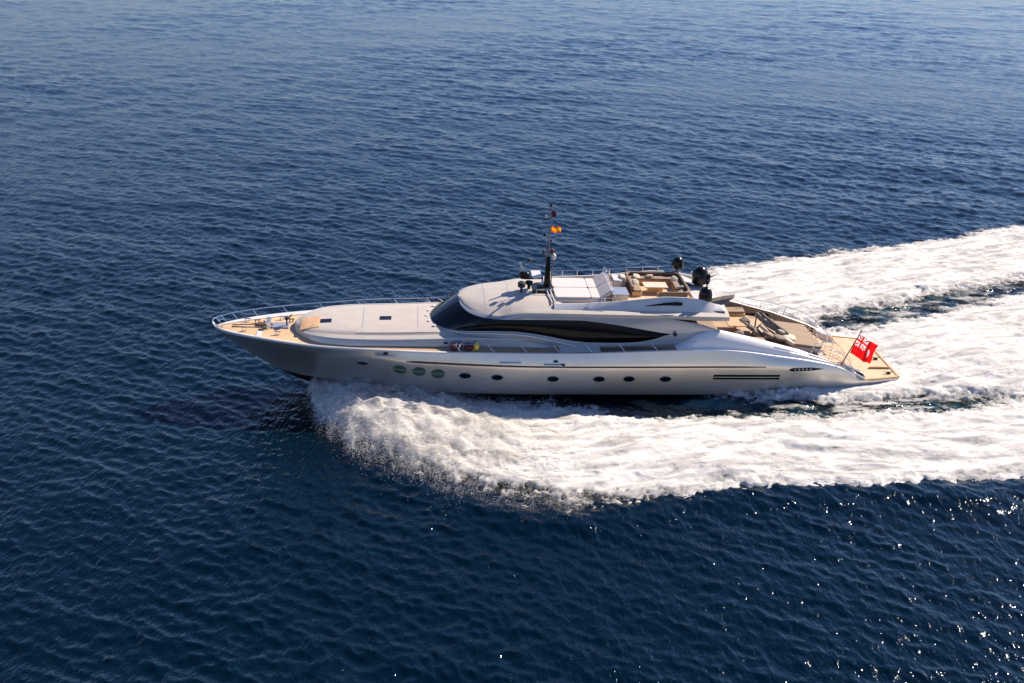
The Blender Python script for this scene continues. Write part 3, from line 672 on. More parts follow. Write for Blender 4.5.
# roof
RC = cubic([15.9, 16.3, 17, 18, 19.5, 21, 22.2, 23, 33.5], [5.92, 6.00, 6.12, 6.26, 6.40, 6.48, 6.46, 6.24, 6.20])
xr = np.concatenate([np.linspace(15.9, 16.6, 16)[:-1], np.linspace(16.6, 33.4, 110)])
cw, cz2, rc = CX(xr), CZ(xr), RC(xr)
rc = np.maximum(rc, cz2 + .02)
fr_ = [(0, 1.0), (.3, .97), (.6, .82), (.8, .52), (.93, .18), (1.0, 0)]
half = [(cw * a, cz2 + (rc - cz2) * h) for a, h in fr_]
half += [(cw + np.interp(xr, [16, 20], [.02, .10]), cz2 - .03), (cw + np.interp(xr, [16, 20, 24, 33.4], [.05, .2, .32, .40]), cz2 - np.interp(xr, [16, 20, 33.4], [.03, .10, .14])), (cw + np.interp(xr, [16, 20, 24, 33.4], [.03, .16, .27, .34]), cz2 - np.interp(xr, [16, 20, 24, 30.5, 31.5, 33.4], [.05, .16, .34, .40, .46, .42])),
         (cw * .6, cz2 - np.interp(xr, [16, 20, 24, 33.4], [.03, .16, .40, .44]))]
prof = [(-a, z) for a, z in half[::-1]] + [(a, z) for a, z in half[1:]]
G = np.array([np.stack([xr, a, z], -1) for a, z in prof])
ro = MB().grid(G); e = G[:, -1]; ro.add([tuple(p) for p in e], [tuple(range(len(e)))])
roof = ro.build('roof', M['cream'], house)
# white ledge under the glass sweeping down to the gunwale
for s in (-1, 1):
    xq = np.concatenate([np.linspace(14.9, 24.6, 50)])
    zz = cubic([14.9, 16.8, 18, 19.3, 20.6, 21.8, 22.8, 23.8, 24.6], [4.42, 4.53, 4.60, 4.61, 4.50, 4.28, 4.06, 3.82, 3.62])(xq)
    yy = cubic([14.9, 15.9, 16.8, 18, 19.3, 22, 24.6], [1.93, 2.58, 2.87, 3.03, 3.12, 3.26, 3.36])(xq)
    g = [np.stack([xq, s * (yy - .06), zz + .0], -1), np.stack([xq, s * (yy + .10), zz - .03], -1), np.stack([xq, s * (yy + .11), zz - .09], -1), np.stack([xq, s * (yy - .02), zz - .16], -1)]
    MB().grid(np.array(g)).build('window_ledge', M['white'], house)
# white fairing where the ridges run into the gunwale, and a dark sheet painting the shade on the side deck behind it
for s in (-1, 1):
    g = []
    xq = np.linspace(22.4, 25.0, 14); zq = np.interp(xq, [22.4, 23.4, 25.0], [.02, .16, .13])
    g = [np.stack([xq, s * np.full(14, 3.2), sz(xq) + zq + .10], -1), np.stack([xq, s * np.full(14, 3.7), sz(xq) + zq], -1), np.stack([xq, s * np.full(14, 4.12), sz(xq) + .05 + zq * .3], -1)]
    MB().grid(np.array(g)).build('side_fairing', M['white'], house)
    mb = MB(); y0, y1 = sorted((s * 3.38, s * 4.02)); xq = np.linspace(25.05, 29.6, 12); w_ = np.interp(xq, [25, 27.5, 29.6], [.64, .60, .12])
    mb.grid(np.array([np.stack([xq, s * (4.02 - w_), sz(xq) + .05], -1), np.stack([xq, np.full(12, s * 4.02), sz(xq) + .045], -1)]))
    mb.build('side_deck_shade', M['brown'], house)

# -------- flybridge
fly = bpy.data.objects.new('flybridge', None); COL.objects.link(fly); fly.parent = Y
fz = lambda x: float(RC(x))
for s in (-1, 1):
    x = np.linspace(22.0, 32.6, 50)
    t_ = np.interp(x, [22, 24.3, 26, 27.6, 29.2, 30.6, 32.0, 32.6], [6.42, 6.50, 6.62, 6.80, 6.98, 6.95, 6.72, 6.45])
    yi = np.interp(x, [22, 25, 30, 32.6], [2.42, 2.45, 2.40, 2.3])
    g = [np.stack([x, s * 2.88 * np.ones(50), CZ(x) + .0], -1), np.stack([x, s * (yi + .28), (CZ(x) * .45 + t_ * .55)], -1), np.stack([x, s * (yi + .08), t_], -1), np.stack([x, s * yi, t_ - .01], -1), np.stack([x, s * (yi - .04), np.full(50, 6.12)], -1)]
    MB().grid(np.array(g)).build('coaming', M['white'], fly)
    # dark wedge-shaped opening in the coaming
    xq = np.linspace(27.9, 30.3, 14); hh = np.interp(xq, [27.9, 30.0, 30.3], [.01, .24, .20])
    tt = np.interp(xq, x, CZ(x) * .45 + t_ * .55); 
    g = [np.stack([xq, s * np.full(14, 2.84), tt - .06], -1), np.stack([xq, s * np.full(14, 2.76), tt - .06 + hh], -1)]
    MB().grid(np.array(g)).build('coaming_slot', M['black'], fly)
MB().box(22.9, 32.2, -2.4, 2.4, 6.24, 6.275).build('flybridge_floor', M['teak'], fly, smooth=False)
# sun pad forward
rz = lambda a: Matrix.Rotation(a, 3, 'Y')
mb = MB(); mb.box(22.1, 25.45, -1.9, 1.9, 6.28, 6.46); mb.build('sunpad_base', M['panel'], fly, bevel=.03)
for y0 in (-1.78, .02):
    mb = MB(); mb.cushion((23.35, y0 + .88, 6.53), (1.17, .87, .085), p=12, n=12); mb.build('sunpad_cushion', M['padwhite'], fly)
    mb = MB(); mb.cushion((24.85, y0 + .88, 6.53), (.32, .87, .08), p=9, n=10); mb.build('sunpad_cushion', M['padwhite'], fly)
    mb = MB(); mb.cushion((25.45, y0 + .88, 6.78), (.52, .87, .07), rot=rz(R(-36)), p=9, n=10); mb.build('sunpad_backrest', M['padwhite'], fly)
mb = MB()
for s in (-1, 1): mb.tube([(25.1, s * 1.85, 6.4), (25.95, s * 1.85, 7.1), (26.15, s * 1.85, 6.4)], .035)
mb.tube([(25.95, -1.85, 7.1), (25.95, 1.85, 7.1)], .035); mb.tube([(25.6, -1.85, 6.78), (25.6, 1.85, 6.78)], .04)
mb.build('backrest_frame', M['steel'], fly)
mb = MB()
for dx in (0, .22): mb.tube([(21.9 + dx, -2.35, 6.40), (21.75 + dx, -1.0, 6.56), (21.7 + dx, 1.0, 6.60), (21.85 + dx, 2.35, 6.44)], .05)
mb.build('flybridge_beam', M['white'], fly)
# helm / bar unit
MB().box(25.95, 26.95, -1.75, -.45, 6.27, 6.78).build('bar_unit', M['beige'], fly, bevel=.03)
MB().box(25.9, 27.0, -1.8, -.4, 6.785, 6.83).build('bar_top', M['panel'], fly, bevel=.015)
MB().box(26.3, 26.9, .5, 1.7, 6.27, 6.95).build('helm_console', M['white'], fly, bevel=.06)
mb = MB(); mb.cushion((27.0, 1.1, 6.75), (.22, .4, .35), p=5); mb.build('helm_seat', M['beige'], fly)
# U-shaped sofa
def usofa(x0, x1, y0, y1, z, w_, hb):
    so = bpy.data.objects.new('sofa', None); COL.objects.link(so); so.parent = fly
    mb = MB()
    mb.box(x0, x1, y1 - w_, y1, z, z + .30); mb.box(x0, x0 + w_, y0 + .9, y1 - w_, z, z + .30); mb.box(x1 - w_, x1, y0, y1 - w_, z, z + .30)
    mb.box(x0 + 1.6, x1 - w_, y0, y0 + w_, z, z + .30)
    mb.build('sofa_base', M['wood'], so, bevel=.02)
    def seat(a, b_, c, d):
        m_ = MB(); m_.cushion(((a + b_) / 2, (c + d) / 2, z + .37), ((b_ - a) / 2, (d - c) / 2, .08), p=8); m_.build('seat', M['tan'], so)
    xm = (x0 + x1) / 2
    seat(x0 + .1, xm, y1 - w_, y1 - .1); seat(xm, x1 - .1, y1 - w_, y1 - .1); seat(x0 + .08, x0 + w_, y0 + .9, y1 - w_); seat(x1 - w_, x1 - .08, y0 + w_, y1 - w_); seat(x0 + 1.6, x1 - .1, y0 + .1, y0 + w_)
    path = [(x0 + 1.6, y0), (x1 - .5, y0), (x1 - .12, y0 + .25), (x1, y0 + .8), (x1, y1 - .5), (x1 - .35, y1 - .05), (x1 - 1, y1), (x0 + .5, y1), (x0 + .1, y1 - .2), (x0, y1 - .7), (x0, y0 + .9)]
    m_ = MB(); P = resample([(a, b_, z + .60) for a, b_ in path], 60); m_.tube([tuple(p) for p in P], .11, 8); 
    V = []
    for p in P: V.append(p)
    V = np.array(V); lo_ = V.copy(); lo_[:, 2] = z + .02; m_.grid(np.array([V + np.array([0, 0, .0]), lo_]))
    m_.build('backrest', M['brown'], so)
    return so
usofa(27.4, 31.1, -1.55, 2.25, 6.275, .68, .45)
tb = MB().box(28.3, 29.9, -.25, .75, 6.72, 6.78).build('table', M['beige'], fly, bevel=.02)
MB().box(28.6, 29.6, .0, .5, 6.27, 6.72).build('table_base', M['wood'], tb, bevel=.02)
# rear deck moulding with domes
g = MB().prism([(31.2, -2.7, 6.15), (33.3, -2.9, 6.15), (33.3, 2.9, 6.15), (31.2, 2.7, 6.15)], [(31.35, -2.3, 6.50), (32.9, -2.4, 6.42), (32.9, 2.4, 6.42), (31.35, 2.3, 6.50)])
g.build('dome_platform', M['white'], fly, bevel=.06)
MB().prism([(31.15, .9, 6.85), (31.3, .9, 6.75), (32.1, .9, 6.45), (32.0, .9, 6.42)], [(31.15, 2.7, 6.85), (31.3, 2.7, 6.75), (32.1, 2.7, 6.45), (32.0, 2.7, 6.42)]).build('wind_deflector', M['white'], fly, bevel=.02)
def dome(x, y, z, r, h):
    mb = MB(); pr = [(r * .55, 0), (r * .62, .04 * h), (r * .95, .12 * h), (r * 1.0, .3 * h), (r * 1.0, .5 * h)]
    for k in range(1, 9): a = math.pi / 2 * k / 8; pr.append((max(r * math.cos(a), .01), .5 * h + .5 * h * math.sin(a)))
    mb.lathe(pr, (x, y, z), 28); return mb.build('satellite_dome', M['black'], fly)
dome(32.33, 1.1, 6.52, .55, 1.30); dome(31.98, -2.0, 6.45, .44, 1.08); dome(31.15, 2.85, 6.95, .42, .92)
MB().lathe([(.10, 0), (.07, .5)], (31.15, 2.85, 6.45), 10).build('dome_pedestal', M['black'], fly); mb = MB(); mb.lathe([(.05, 0), (.05, .2), (.14, .24), (.14, .42), (.08, .48)], (32.0, -1.95, 7.50), 12); mb.build('horn', M['black'], fly)
mb = MB(); mb.lathe([(.06, 0), (.12, .1), (.12, .55), (.05, .65)], (32.85, .75, 6.75), 10); mb.build('antenna', M['black'], fly)
for s in (-1, 1):   # swept-back stabiliser blades
    mb = MB(); mb.prism([(32.0, s * 2.0, 6.40), (32.9, s * 2.3, 6.36), (33.2, s * 2.3, 6.42), (33.85, s * 2.2, 6.88)], [(32.1, s * 1.6, 6.52), (32.9, s * 1.7, 6.66), (33.1, s * 1.7, 6.78), (33.95, s * 1.95, 7.02)])
    mb.build('aft_fin', M['greycloth'], fly, bevel=.02)
# cushions and a low coffee seat filling the sofa well
for (x, y, z, a) in ((28.1, 1.75, 6.78, .2), (29.0, 1.85, 6.8, -.15), (30.6, 1.2, 6.8, .5), (30.65, -.3, 6.8, -.3), (27.8, .5, 6.8, .4)):
    mb = MB(); mb.cushion((x, y, z), (.26, .24, .09), rot=Matrix.Rotation(a, 3, 'Y') @ Matrix.Rotation(a * 2, 3, 'X'), p=3); mb.build('throw_cushion', M['beige'], fly)
# flybridge rails
def rail(name, pts, h, r, parent, posts, lean=(0, 0), mid=None, m=None):
    P = resample(pts, 40); top = P + np.array([lean[0], lean[1], h]); mb = MB(); mb.tube([tuple(p) for p in top], r, 6)
    if mid: mb.tube([tuple(p + np.array([lean[0] * mid, lean[1] * mid, h * mid])) for p in P], r * .7, 6)
    for k in np.linspace(0, 39, posts).astype(int): mb.tube([tuple(P[k]), tuple(top[k])], r * .9, 6)
    return mb.build(name, m or M['steel'], parent)
rail('flybridge_rail', [(22.3, 2.45, 6.4), (25, 2.5, 6.5), (28, 2.5, 6.75), (30.8, 2.5, 6.9)], .42, .025, fly, 9)
rail('flybridge_rail', [(24.4, -2.45, 6.45), (25.8, -2.45, 6.55)], .30, .02, fly, 3)
rail('flybridge_rail', [(25.9, 2.2, 6.3), (26.1, 1.2, 6.3)], .95, .03, fly, 3)

# small fittings: wiper arms, base vents, roof seams
for y in (-1.7, -.9, 0, .9, 1.7):
    mb = MB(); x0 = 14.15 + .28 * y * y / 1.7; mb.cushion((x0 - .25, y, 4.47), (.11, .13, .05), n=6); mb.build('base_vent', M['white'], house)
for y in (-1.2, .15, 1.3):
    mb = MB(); x0 = 14.12 + .2 * y * y; mb.tube([(x0 - .05, y, 4.5), (x0 + .55, y + .25, 4.98), (x0 + 1.25, y + .75, 5.42)], .02, 5); mb.build('wiper_arm', M['rubber'], house)
for x in (17.6, 19.2):
    w_ = float(CX(x)) * .93; yq = np.linspace(-w_, w_, 24); rc_, c_ = float(max(RC(x), CZ(x) + .02)), float(CZ(x))
    zq = np.interp(np.abs(yq) / float(CX(x)), [a for a, _ in fr_], [c_ + (rc_ - c_) * h for _, h in fr_]) + .006
    MB().grid(np.array([np.stack([np.full(24, x), yq, zq], -1), np.stack([np.full(24, x + .03), yq, zq + .001], -1)])).build('roof_seam', M['panel'], house)

# -------- mast and instruments
mast = MB().prism([(21.55, -.16, 6.45), (22.0, -.16, 6.45), (22.0, .16, 6.45), (21.55, .16, 6.45)], [(21.66, -.12, 8.75), (21.90, -.12, 8.75), (21.90, .12, 8.75), (21.66, .12, 8.75)]).build('mast', M['black'], Y, bevel=.03)
mb = MB(); mb.prism([(20.7, -1.0, 6.40), (22.1, -1.0, 6.40), (22.1, 1.0, 6.40), (20.7, 1.0, 6.40)], [(21.1, -.55, 6.72), (22.0, -.55, 6.72), (22.0, .55, 6.72), (21.1, .55, 6.72)])
mb.build('mast_base', M['black'], mast, bevel=.05)
mb = MB(); mb.tube([(21.78, 0, 8.7), (21.74, 0, 12.1)], .045, 8, .02); mb.tube([(21.6, -.05, 8.6), (21.62, -.05, 9.6)], .025, 6); mb.tube([(22.05, 0, 6.6), (22.1, 0, 8.9)], .03, 6); mb.tube([(22.1, 0, 8.9), (21.8, 0, 8.95)], .03, 6)
mb.build('mast_pole', M['greycloth'], mast)
mb = MB(); mb.lathe([(.10, 0), (.12, .3), (.26, .36), (.26, .52), (.12, .58)], (20.6, 0, 6.45), 14); mb.tube([(21.5, 0, 7.2), (20.25, 0, 7.15)], .05); mb.cushion((20.25, 0, 7.42), (.36, .3, .26), p=3); mb.build('radar_pod', M['black'], mast)
mb = MB(); mb.box(20.7, 21.35, -.55, .55, 7.42, 7.56); mb.lathe([(.15, 0), (.15, .25)], (21.0, 0, 7.18), 12); mb.build('radar_scanner', M['white'], mast, bevel=.03)
mb = MB(); mb.prism([(20.1, -.03, 7.5), (20.4, -.03, 7.5), (20.4, .03, 7.5), (20.1, .03, 7.5)], [(19.88, -.03, 8.3), (19.98, -.03, 8.3), (19.98, .03, 8.3), (19.88, .03, 8.3)]); mb.build('antenna_blade', M['white'], mast)
mb = MB(); mb.lathe([(.12, 0), (.08, .08), (.08, .35), (.24, .42), (.26, .68), (.2, .76)], (20.05, -.55, 6.38), 14); mb.build('search_light', M['rubber'], mast)
for (x, y, z, r_, mt) in ((21.74, 0, 12.1, .10, 'black'), (21.45, 0, 11.35, .08, 'panel'), (21.45, 0, 10.1, .09, 'black'), (21.45, 0, 8.95, .10, 'rubber'), (22.0, 0, 8.95, .13, 'maroon'), (22.12, 0, 8.55, .16, 'white'), (21.9, 0, 9.75, .07, 'maroon')):
    mb = MB(); mb.lathe([(r_ * .7, 0), (r_, r_ * .4), (r_, r_ * 1.8), (r_ * .5, r_ * 2.4)], (x, y, z), 12); mb.tube([(21.75, 0, z + .05), (x, y, z + .05)], .018, 5)
    mb.build('navigation_light', M[mt], mast)
mb = MB(); mb.tube([(21.7, 0, 8.55), (20.55, -.2, 8.5)], .025, 6); mb.cushion((20.5, -.2, 8.55), (.17, .12, .12), p=2.5, n=6); mb.build('loud_hailer', M['rubber'], mast)
mb = MB(); mb.tube([(21.3, -.7, 6.6), (22.05, -.7, 6.62)], .03, 6); mb.tube([(21.0, -.9, 6.45), (21.0, -.9, 6.75), (21.9, -.9, 6.8), (21.95, -.9, 6.5)], .03, 6); mb.build('mast_rail', M['steel'], mast)

# -------- bow rails, foredeck gear
rb = [(.3, .25), (.8, .75), (1.6, 1.25), (3.0, 1.88), (5, 2.6), (7.5, 3.2), (10, 3.6), (12.5, 3.86), (15, 4.0)]
pts_ = [(x, y, float(sz(x)) + .08) for x, y in rb]
P = resample(pts_, 80); mb = MB(); topr = P + np.array([-.30, .10, .42])
nose = [(-.12, 0, 3.95), (-.25, .2, 3.98)]
mb.tube([(.2, -.35, 3.62), (.0, -.15, 3.85), (-.05, .05, 3.95)] + [tuple(p) for p in topr[1:]] + [tuple(P[-1] + np.array([.3, 0, 0]))], .032, 8)
for k in (2, 8, 17, 27, 37, 47, 57, 67, 76): mb.tube([tuple(P[k] + np.array([.12, 0, -.08])), tuple(topr[k])], .026, 6)
mb.tube([tuple(p * .5 + q * .5) for p, q in zip(P[1:9], topr[1:9])], .02, 6)
mb.build('bow_rail', M['steel'], Y)
MB().tube([(.0, .0, 3.8), (.3, .0, 3.5)], .04, 6).build('pulpit_stay', M['steel'], Y)
gear = bpy.data.objects.new('anchor_gear', None); COL.objects.link(gear); gear.parent = Y
for y in (-.32, .32):
    mb = MB(); mb.lathe([(.22, 0), (.22, .12), (.12, .16), (.12, .34), (.2, .4), (.2, .46)], (3.55, y, 3.56), 14); mb.build('windlass', M['steel'], gear)
    mb = MB(); mb.tube([(3.4, y, 3.6), (2.4, y * .7, 3.58), (1.2, y * .45, 3.58)], .035, 6); mb.build('anchor_chain', M['rubber'], gear)
for (x, y, m_) in ((2.1, -.75, 'steel'), (2.1, .75, 'steel'), (4.3, 1.15, 'steel'), (4.3, -1.35, 'steel'), (2.75, .55, 'tan'), (4.95, .75, 'rubber')):
    mb = MB(); mb.tube([(x - .22, y, 3.78), (x + .22, y, 3.78)], .04, 8); mb.tube([(x - .1, y, 3.56), (x - .1, y, 3.78)], .04, 8); mb.tube([(x + .1, y, 3.56), (x + .1, y, 3.78)], .04, 8); mb.build('bollard', M[m_], gear)
MB().box(3.8, 4.9, -.42, .42, 3.56, 3.68).build('chain_locker', M['panel'], gear, bevel=.03)
MB().box(2.95, 3.25, -1.7, -.9, 3.55, 3.60).build('deck_plate', M['white'], gear)
mb = MB(); mb.cushion((3.1, .2, 3.72), (.28, .22, .14), p=3); mb.build('windlass_cover', M['wood'], gear)
mb = MB(); mb.lathe([(.08, 0), (.05, .1), (.05, .5), (.14, .55), (.14, .72)], (4.75, -.1, 3.56), 12); mb.tube([(4.75, -.1, 4.05), (5.05, .25, 4.3)], .05); mb.build('capstan', M['rubber'], gear)
# side-deck rail with leaning posts (port and starboard)
for s in (-1, 1):
    x = np.linspace(15.5, 31.2, 60); mb = MB()
    for k in range(8):
        q = 15.9 + k * 2.1; mb.tube([(q + .18, s * (float(sb(q)) - .10), float(sz(q)) + .05), (q - .28, s * (float(sb(q)) - .16), float(sz(q)) + .55)], .02, 6)
    mb.tube([(q, s * (float(sb(q)) - .16), float(sz(q)) + .55) for q in x], .013, 6)
    mb.build('side_rail', M['steel'], Y)
mb = MB(); mb.cushion((15.1, -3.35, 3.95), (.14, .05, .05), n=5); mb.cushion((29.9, -3.40, 4.72), (.13, .05, .13), p=2, n=6); mb.build('side_light', M['black'], Y)

# -------- aft deck
aft = bpy.data.objects.new('aft_deck', None); COL.objects.link(aft); aft.parent = Y
xc = np.linspace(29.9, 42.35, 70)
ct = np.interp(xc, [29.9, 30.6, 31.3, 32.2, 32.9, 34.9, 38.4, 41.2, 42.35], [3.93, 4.3, 4.78, 5.08, 5.04, 4.60, 3.70, 2.74, 2.18])
cyv = np.interp(xc, [29.9, 32, 38, 41.2, 42.35], [3.42, 3.36, 3.38, 3.42, 3.5])
dk = np.interp(xc, [29.9, 38.2, 38.3, 40.4, 42.35], [3.6, 3.6, 2.9, 2.6, 1.6])
for s in (-1, 1):
    b_, z_ = sb(xc), sz(xc)
    g = [np.stack([xc, s * (b_ + .02), z_ - .03], -1), np.stack([xc, s * (b_ - .02), z_ + .07], -1), np.stack([xc, s * (b_ - .22), z_ + .10], -1), np.stack([xc, s * (b_ * .6 + cyv * .4), z_ * .6 + ct * .4 + .10], -1),
         np.stack([xc, s * (b_ * .2 + cyv * .8), z_ * .12 + ct * .88 + .04], -1), np.stack([xc, s * (cyv - .03), ct], -1), np.stack([xc, s * (cyv - .12), ct - .02], -1)]
    MB().grid(np.array(g)).build('bulwark', M['bulwark'], aft)
    g = [np.stack([xc, s * (cyv - .12), ct - .02], -1), np.stack([xc, s * (cyv - .2), np.minimum(dk, ct - .03)], -1)]
    MB().grid(np.array(g)).build('bulwark_inner_shade', M['tan'], aft)  # tan colour stands for shade and teak reflection on the inner face
    mb = MB(); q = np.linspace(36.6, 42.2, 20); mb.tube([(a, s * (float(np.interp(a, xc, cyv)) + .22), float(np.interp(a, xc, ct * .88 + z_ * .12)) + .05) for a in q], .02, 5); mb.build('coaming_seam', M['rubber'], aft)
# sweeping fins at the hull quarter that end beside the platform
for s in (-1, 1):
    mb = MB(); mb.prism([(41.8, s * 3.25, 1.66), (43.3, s * 3.45, 1.66), (43.3, s * 3.62, 1.66), (41.8, s * 3.72, 1.66)], [(41.8, s * 3.25, 2.42), (42.35, s * 3.40, 2.15), (42.35, s * 3.60, 2.12), (41.8, s * 3.70, 2.38)])
    mb.build('quarter_wing', M['panel'], aft, bevel=.03)
    ya, yb2 = s * 3.25, s * 2.75
    MB().prism([(41.7, ya, 1.66), (43.3, ya, 1.66), (43.3, yb2, 1.66), (41.7, yb2, 1.66)], [(41.75, ya, 2.5), (43.0, ya, 2.0), (43.0, yb2, 2.0), (41.75, yb2, 2.5)]).build('quarter_locker', M['white'], aft, bevel=.03)
    yo_ = s * 3.272; MB().add([(42.35, yo_, 1.74), (43.15, yo_, 1.74), (42.95, yo_, 1.97), (42.25, yo_, 2.22)], [(0, 1, 2, 3)]).build('locker_door', M['glass'], aft)
# sofa under the overhang
mb = MB(); mb.box(31.4, 33.3, -2.7, 2.7, 3.62, 4.0); mb.build('sofa_base', M['wood'], aft, bevel=.03)
mb = MB(); mb.cushion((32.5, 0, 4.08), (.85, 2.6, .12), p=10); mb.cushion((31.6, 0, 4.45), (.2, 2.65, .42), p=8); mb.build('cockpit_cushion', M['tan'], aft)
MB().box(30.6, 30.75, -3.2, 3.2, 3.6, 5.85).build('saloon_bulkhead', M['glass'], aft)
for s in (-1, 1):
    MB().box(33.6, 36.2, min(s * 2.2, s * 3.1), max(s * 2.2, s * 3.1), 3.62, 3.95).build('bench_base', M['wood'], aft, bevel=.03)
    mb = MB(); mb.cushion((34.9, s * 2.65, 4.02), (1.3, .45, .1), p=8); mb.build('bench_cushion', M['tan'], aft)
mb = MB(); mb.box(34.2, 35.6, -.8, .8, 4.22, 4.29); mb.lathe([(.1, 0), (.1, .62)], (34.9, 0, 3.6), 10); mb.build('table', M['wood'], aft, bevel=.02)
# aft sun bed sloping to the transom, with its white plinth and step
mb = MB(); mb.prism([(38.0, -2.0, 2.9), (40.35, -2.0, 2.9), (40.35, 2.0, 2.9), (38.0, 2.0, 2.9)], [(38.0, -2.0, 3.42), (40.45, -2.0, 3.12), (40.45, 2.0, 3.12), (38.0, 2.0, 3.42)])
mb.build('sunbed_plinth', M['cream'], aft, bevel=.04)
for k in range(3):
    mb = MB(); mb.cushion((39.25, -1.3 + k * 1.3, 3.36), (1.2, .66, .10), rot=rz(R(7)), p=10, n=10); mb.build('sunbed_cushion', M['tan'], aft)
mb = MB(); mb.prism([(37.8, -3.2, 1.65), (40.9, -3.2, 1.65), (40.9, 3.2, 1.65), (37.8, 3.2, 1.65)], [(37.8, -3.2, 2.95), (40.55, -3.2, 2.78), (40.55, 3.2, 2.78), (37.8, 3.2, 2.95)])
mb.build('transom_block', M['cream'], aft, bevel=.03)
mb = MB()
mb.box(40.60, 40.95, -1.6, 1.6, 2.50, 2.62); mb.build('transom_drawer', M['tan'], aft, bevel=.02)
for s in (-1, 1):
    mb = MB()
    for k in range(5): mb.box(40.5 + k * .36, 40.5 + k * .36 + .37, min(s * 1.7, s * 3.15), max(s * 1.7, s * 3.15), 1.6, 2.58 - k * .19)
    mb.build('stair', M['teak'], aft, smooth=False, bevel=.01)
MB().box(40.9, 42.3, -1.7, 1.7, 1.6, 2.1).build('garage_step', M['teak'], aft, bevel=.03)
# swim platform
xp = np.linspace(41.2, 45.55, 24); pg = []
for t in np.linspace(-1, 1, 9): pg.append(np.stack([xp, t * (sb(xp) - .12), sz(xp) * 0 + 1.70], -1))
pl = MB().grid(np.array(pg)).build('swim_platform', M['teak'], aft)
mb = MB(); x = np.concatenate([np.linspace(42.9, 45.5, 20)]); 
for s in (-1, 1):
    mb.grid(np.array([np.stack([x, s * (sb(x) + .015), np.full(20, 1.60)], -1), np.stack([x, s * (sb(x) + .015), np.full(20, 1.74)], -1), np.stack([x, s * (sb(x) - .10), np.full(20, 1.75)], -1), np.stack([x, s * (sb(x) - .12), np.full(20, 1.69)], -1)]))
mb.box(45.50, 45.64, -3.15, 3.15, 1.60, 1.75); mb.build('platform_edge', M['wood'], aft)
mb = MB()
mb.prism([(44.0, -1.9, 1.70), (45.45, -1.9, 1.70), (45.45, -1.78, 1.70), (44.0, -1.78, 1.70)], [(44.0, -1.9, 1.84), (45.45, -1.9, 1.84), (45.45, -1.78, 1.84), (44.0, -1.78, 1.84)])
mb.build('platform_coaming', M['wood'], aft)
for y in (-2.7, -.4, 2.6):
    mb = MB(); mb.box(44.9, 45.15, y - .05, y + .05, 1.71, 1.82); mb.box(44.7, 45.3, y - .03, y + .03, 1.82, 1.86); mb.build('platform_cleat', M['rubber'], aft)
# stern rails: curved tubes round the stairs
def arc_rail(pts, r=.026, n=24):
    mb = MB(); mb.tube([tuple(p) for p in resample(pts, n)], r, 6); return mb
for s in (-1, 1):
    mb = arc_rail([(40.4, s * 1.72, 2.7), (40.6, s * 1.72, 3.6), (41.3, s * 1.72, 3.55), (42.2, s * 1.72, 2.6), (42.3, s * 1.72, 1.72)])
    mb.tube([(41.2, s * 1.72, 3.58), (41.1, s * 1.72, 2.1)], .02, 6); mb.tube([(40.55, s * 1.72, 3.0), (42.1, s * 1.72, 2.3)], .018, 6)
    mb.build('stair_rail', M['steel'], aft)
    mb = arc_rail([(39.2, s * 3.15, 3.35), (39.5, s * 3.15, 4.1), (40.6, s * 3.15, 3.75), (41.9, s * 3.2, 2.9), (42.3, s * 3.3, 2.1)])
    mb.tube([(40.6, s * 3.15, 3.72), (40.5, s * 3.15, 2.9)], .02, 6); mb.tube([(39.35, s * 3.15, 3.75), (42.1, s * 3.2, 2.5)], .016, 6)
    mb.build('stair_rail', M['steel'], aft)
    mb = arc_rail([(40.9, s * .5, 2.1), (41.0, s * .5, 3.1), (41.7, s * .5, 3.15), (42.2, s * .5, 2.4), (42.25, s * .5, 1.72)]); mb.build('stair_rail', M['steel'], aft)
for k, y in enumerate((-2.4, -.9, .9, 2.4)):
    mb = arc_rail([(41.0, y, 2.4), (41.15, y, 3.2), (41.9, y + .1, 3.05), (42.5, y + .15, 2.3), (42.55, y + .15, 1.72)], .02); mb.tube([(41.1, y, 2.75), (42.4, y + .12, 2.25)], .014, 5); mb.build('stair_rail', M['steel'], aft)
rail('aft_rail', [(36.2, 3.15, 3.95), (38.2, 3.15, 3.6), (40.0, 3.15, 3.1)], .85, .022, aft, 4, mid=.5)

# ------------------------------------------------------------------ loose things lying on or flying from the yacht
def loose(name, label, cat, at, group=None):
    """an Empty at the thing's base, turned with the yacht"""
    o = bpy.data.objects.new(name, None); COL.objects.link(o)
    o.location = YM @ Vector(at); o.rotation_euler = YM.to_euler(); tag(o, label, cat, group); return o

# red ensign on a raked staff
ens = loose('ensign_flag', 'large red flag with a union canton flying from a raked staff at the stern', 'flag', (41.57, -2.5, 2.09))
mb = MB(); mb.tube([(0, 0, -.2), (1.12, 0, 2.62)], .045, 8, .03); mb.lathe([(.02, 0), (.07, .05), (.02, .12)], (1.12, 0, 2.6), 10); mb.build('flagstaff', M['rubber'], ens)
NU, NV = 48, 32
ht, hb2 = Vector((1.06, 0, 2.42)), Vector((.60, 0, 1.05)); ft, fb = Vector((2.52, .15, 1.50)), Vector((2.18, .10, .12))
me = bpy.data.meshes.new('flag_cloth'); vs = []; uv = []
for i in range(NU + 1):
    for j in range(NV + 1):
        u, v = i / NU, j / NV
        p = (hb2.lerp(ht, v)).lerp(fb.lerp(ft, v), u)
        p.y += .16 * math.sin(u * 8.5 + v * 1.2) * u ** .6 + .05 * math.sin(u * 17 + v * 3); p.z += .05 * math.sin(u * 7 + .5) * u
        p.x += .05 * math.sin(v * 6 + 1) * u
        vs.append(p); uv.append((u, v))
fs = [(i * (NV + 1) + j, (i + 1) * (NV + 1) + j, (i + 1) * (NV + 1) + j + 1, i * (NV + 1) + j + 1) for i in range(NU) for j in range(NV)]
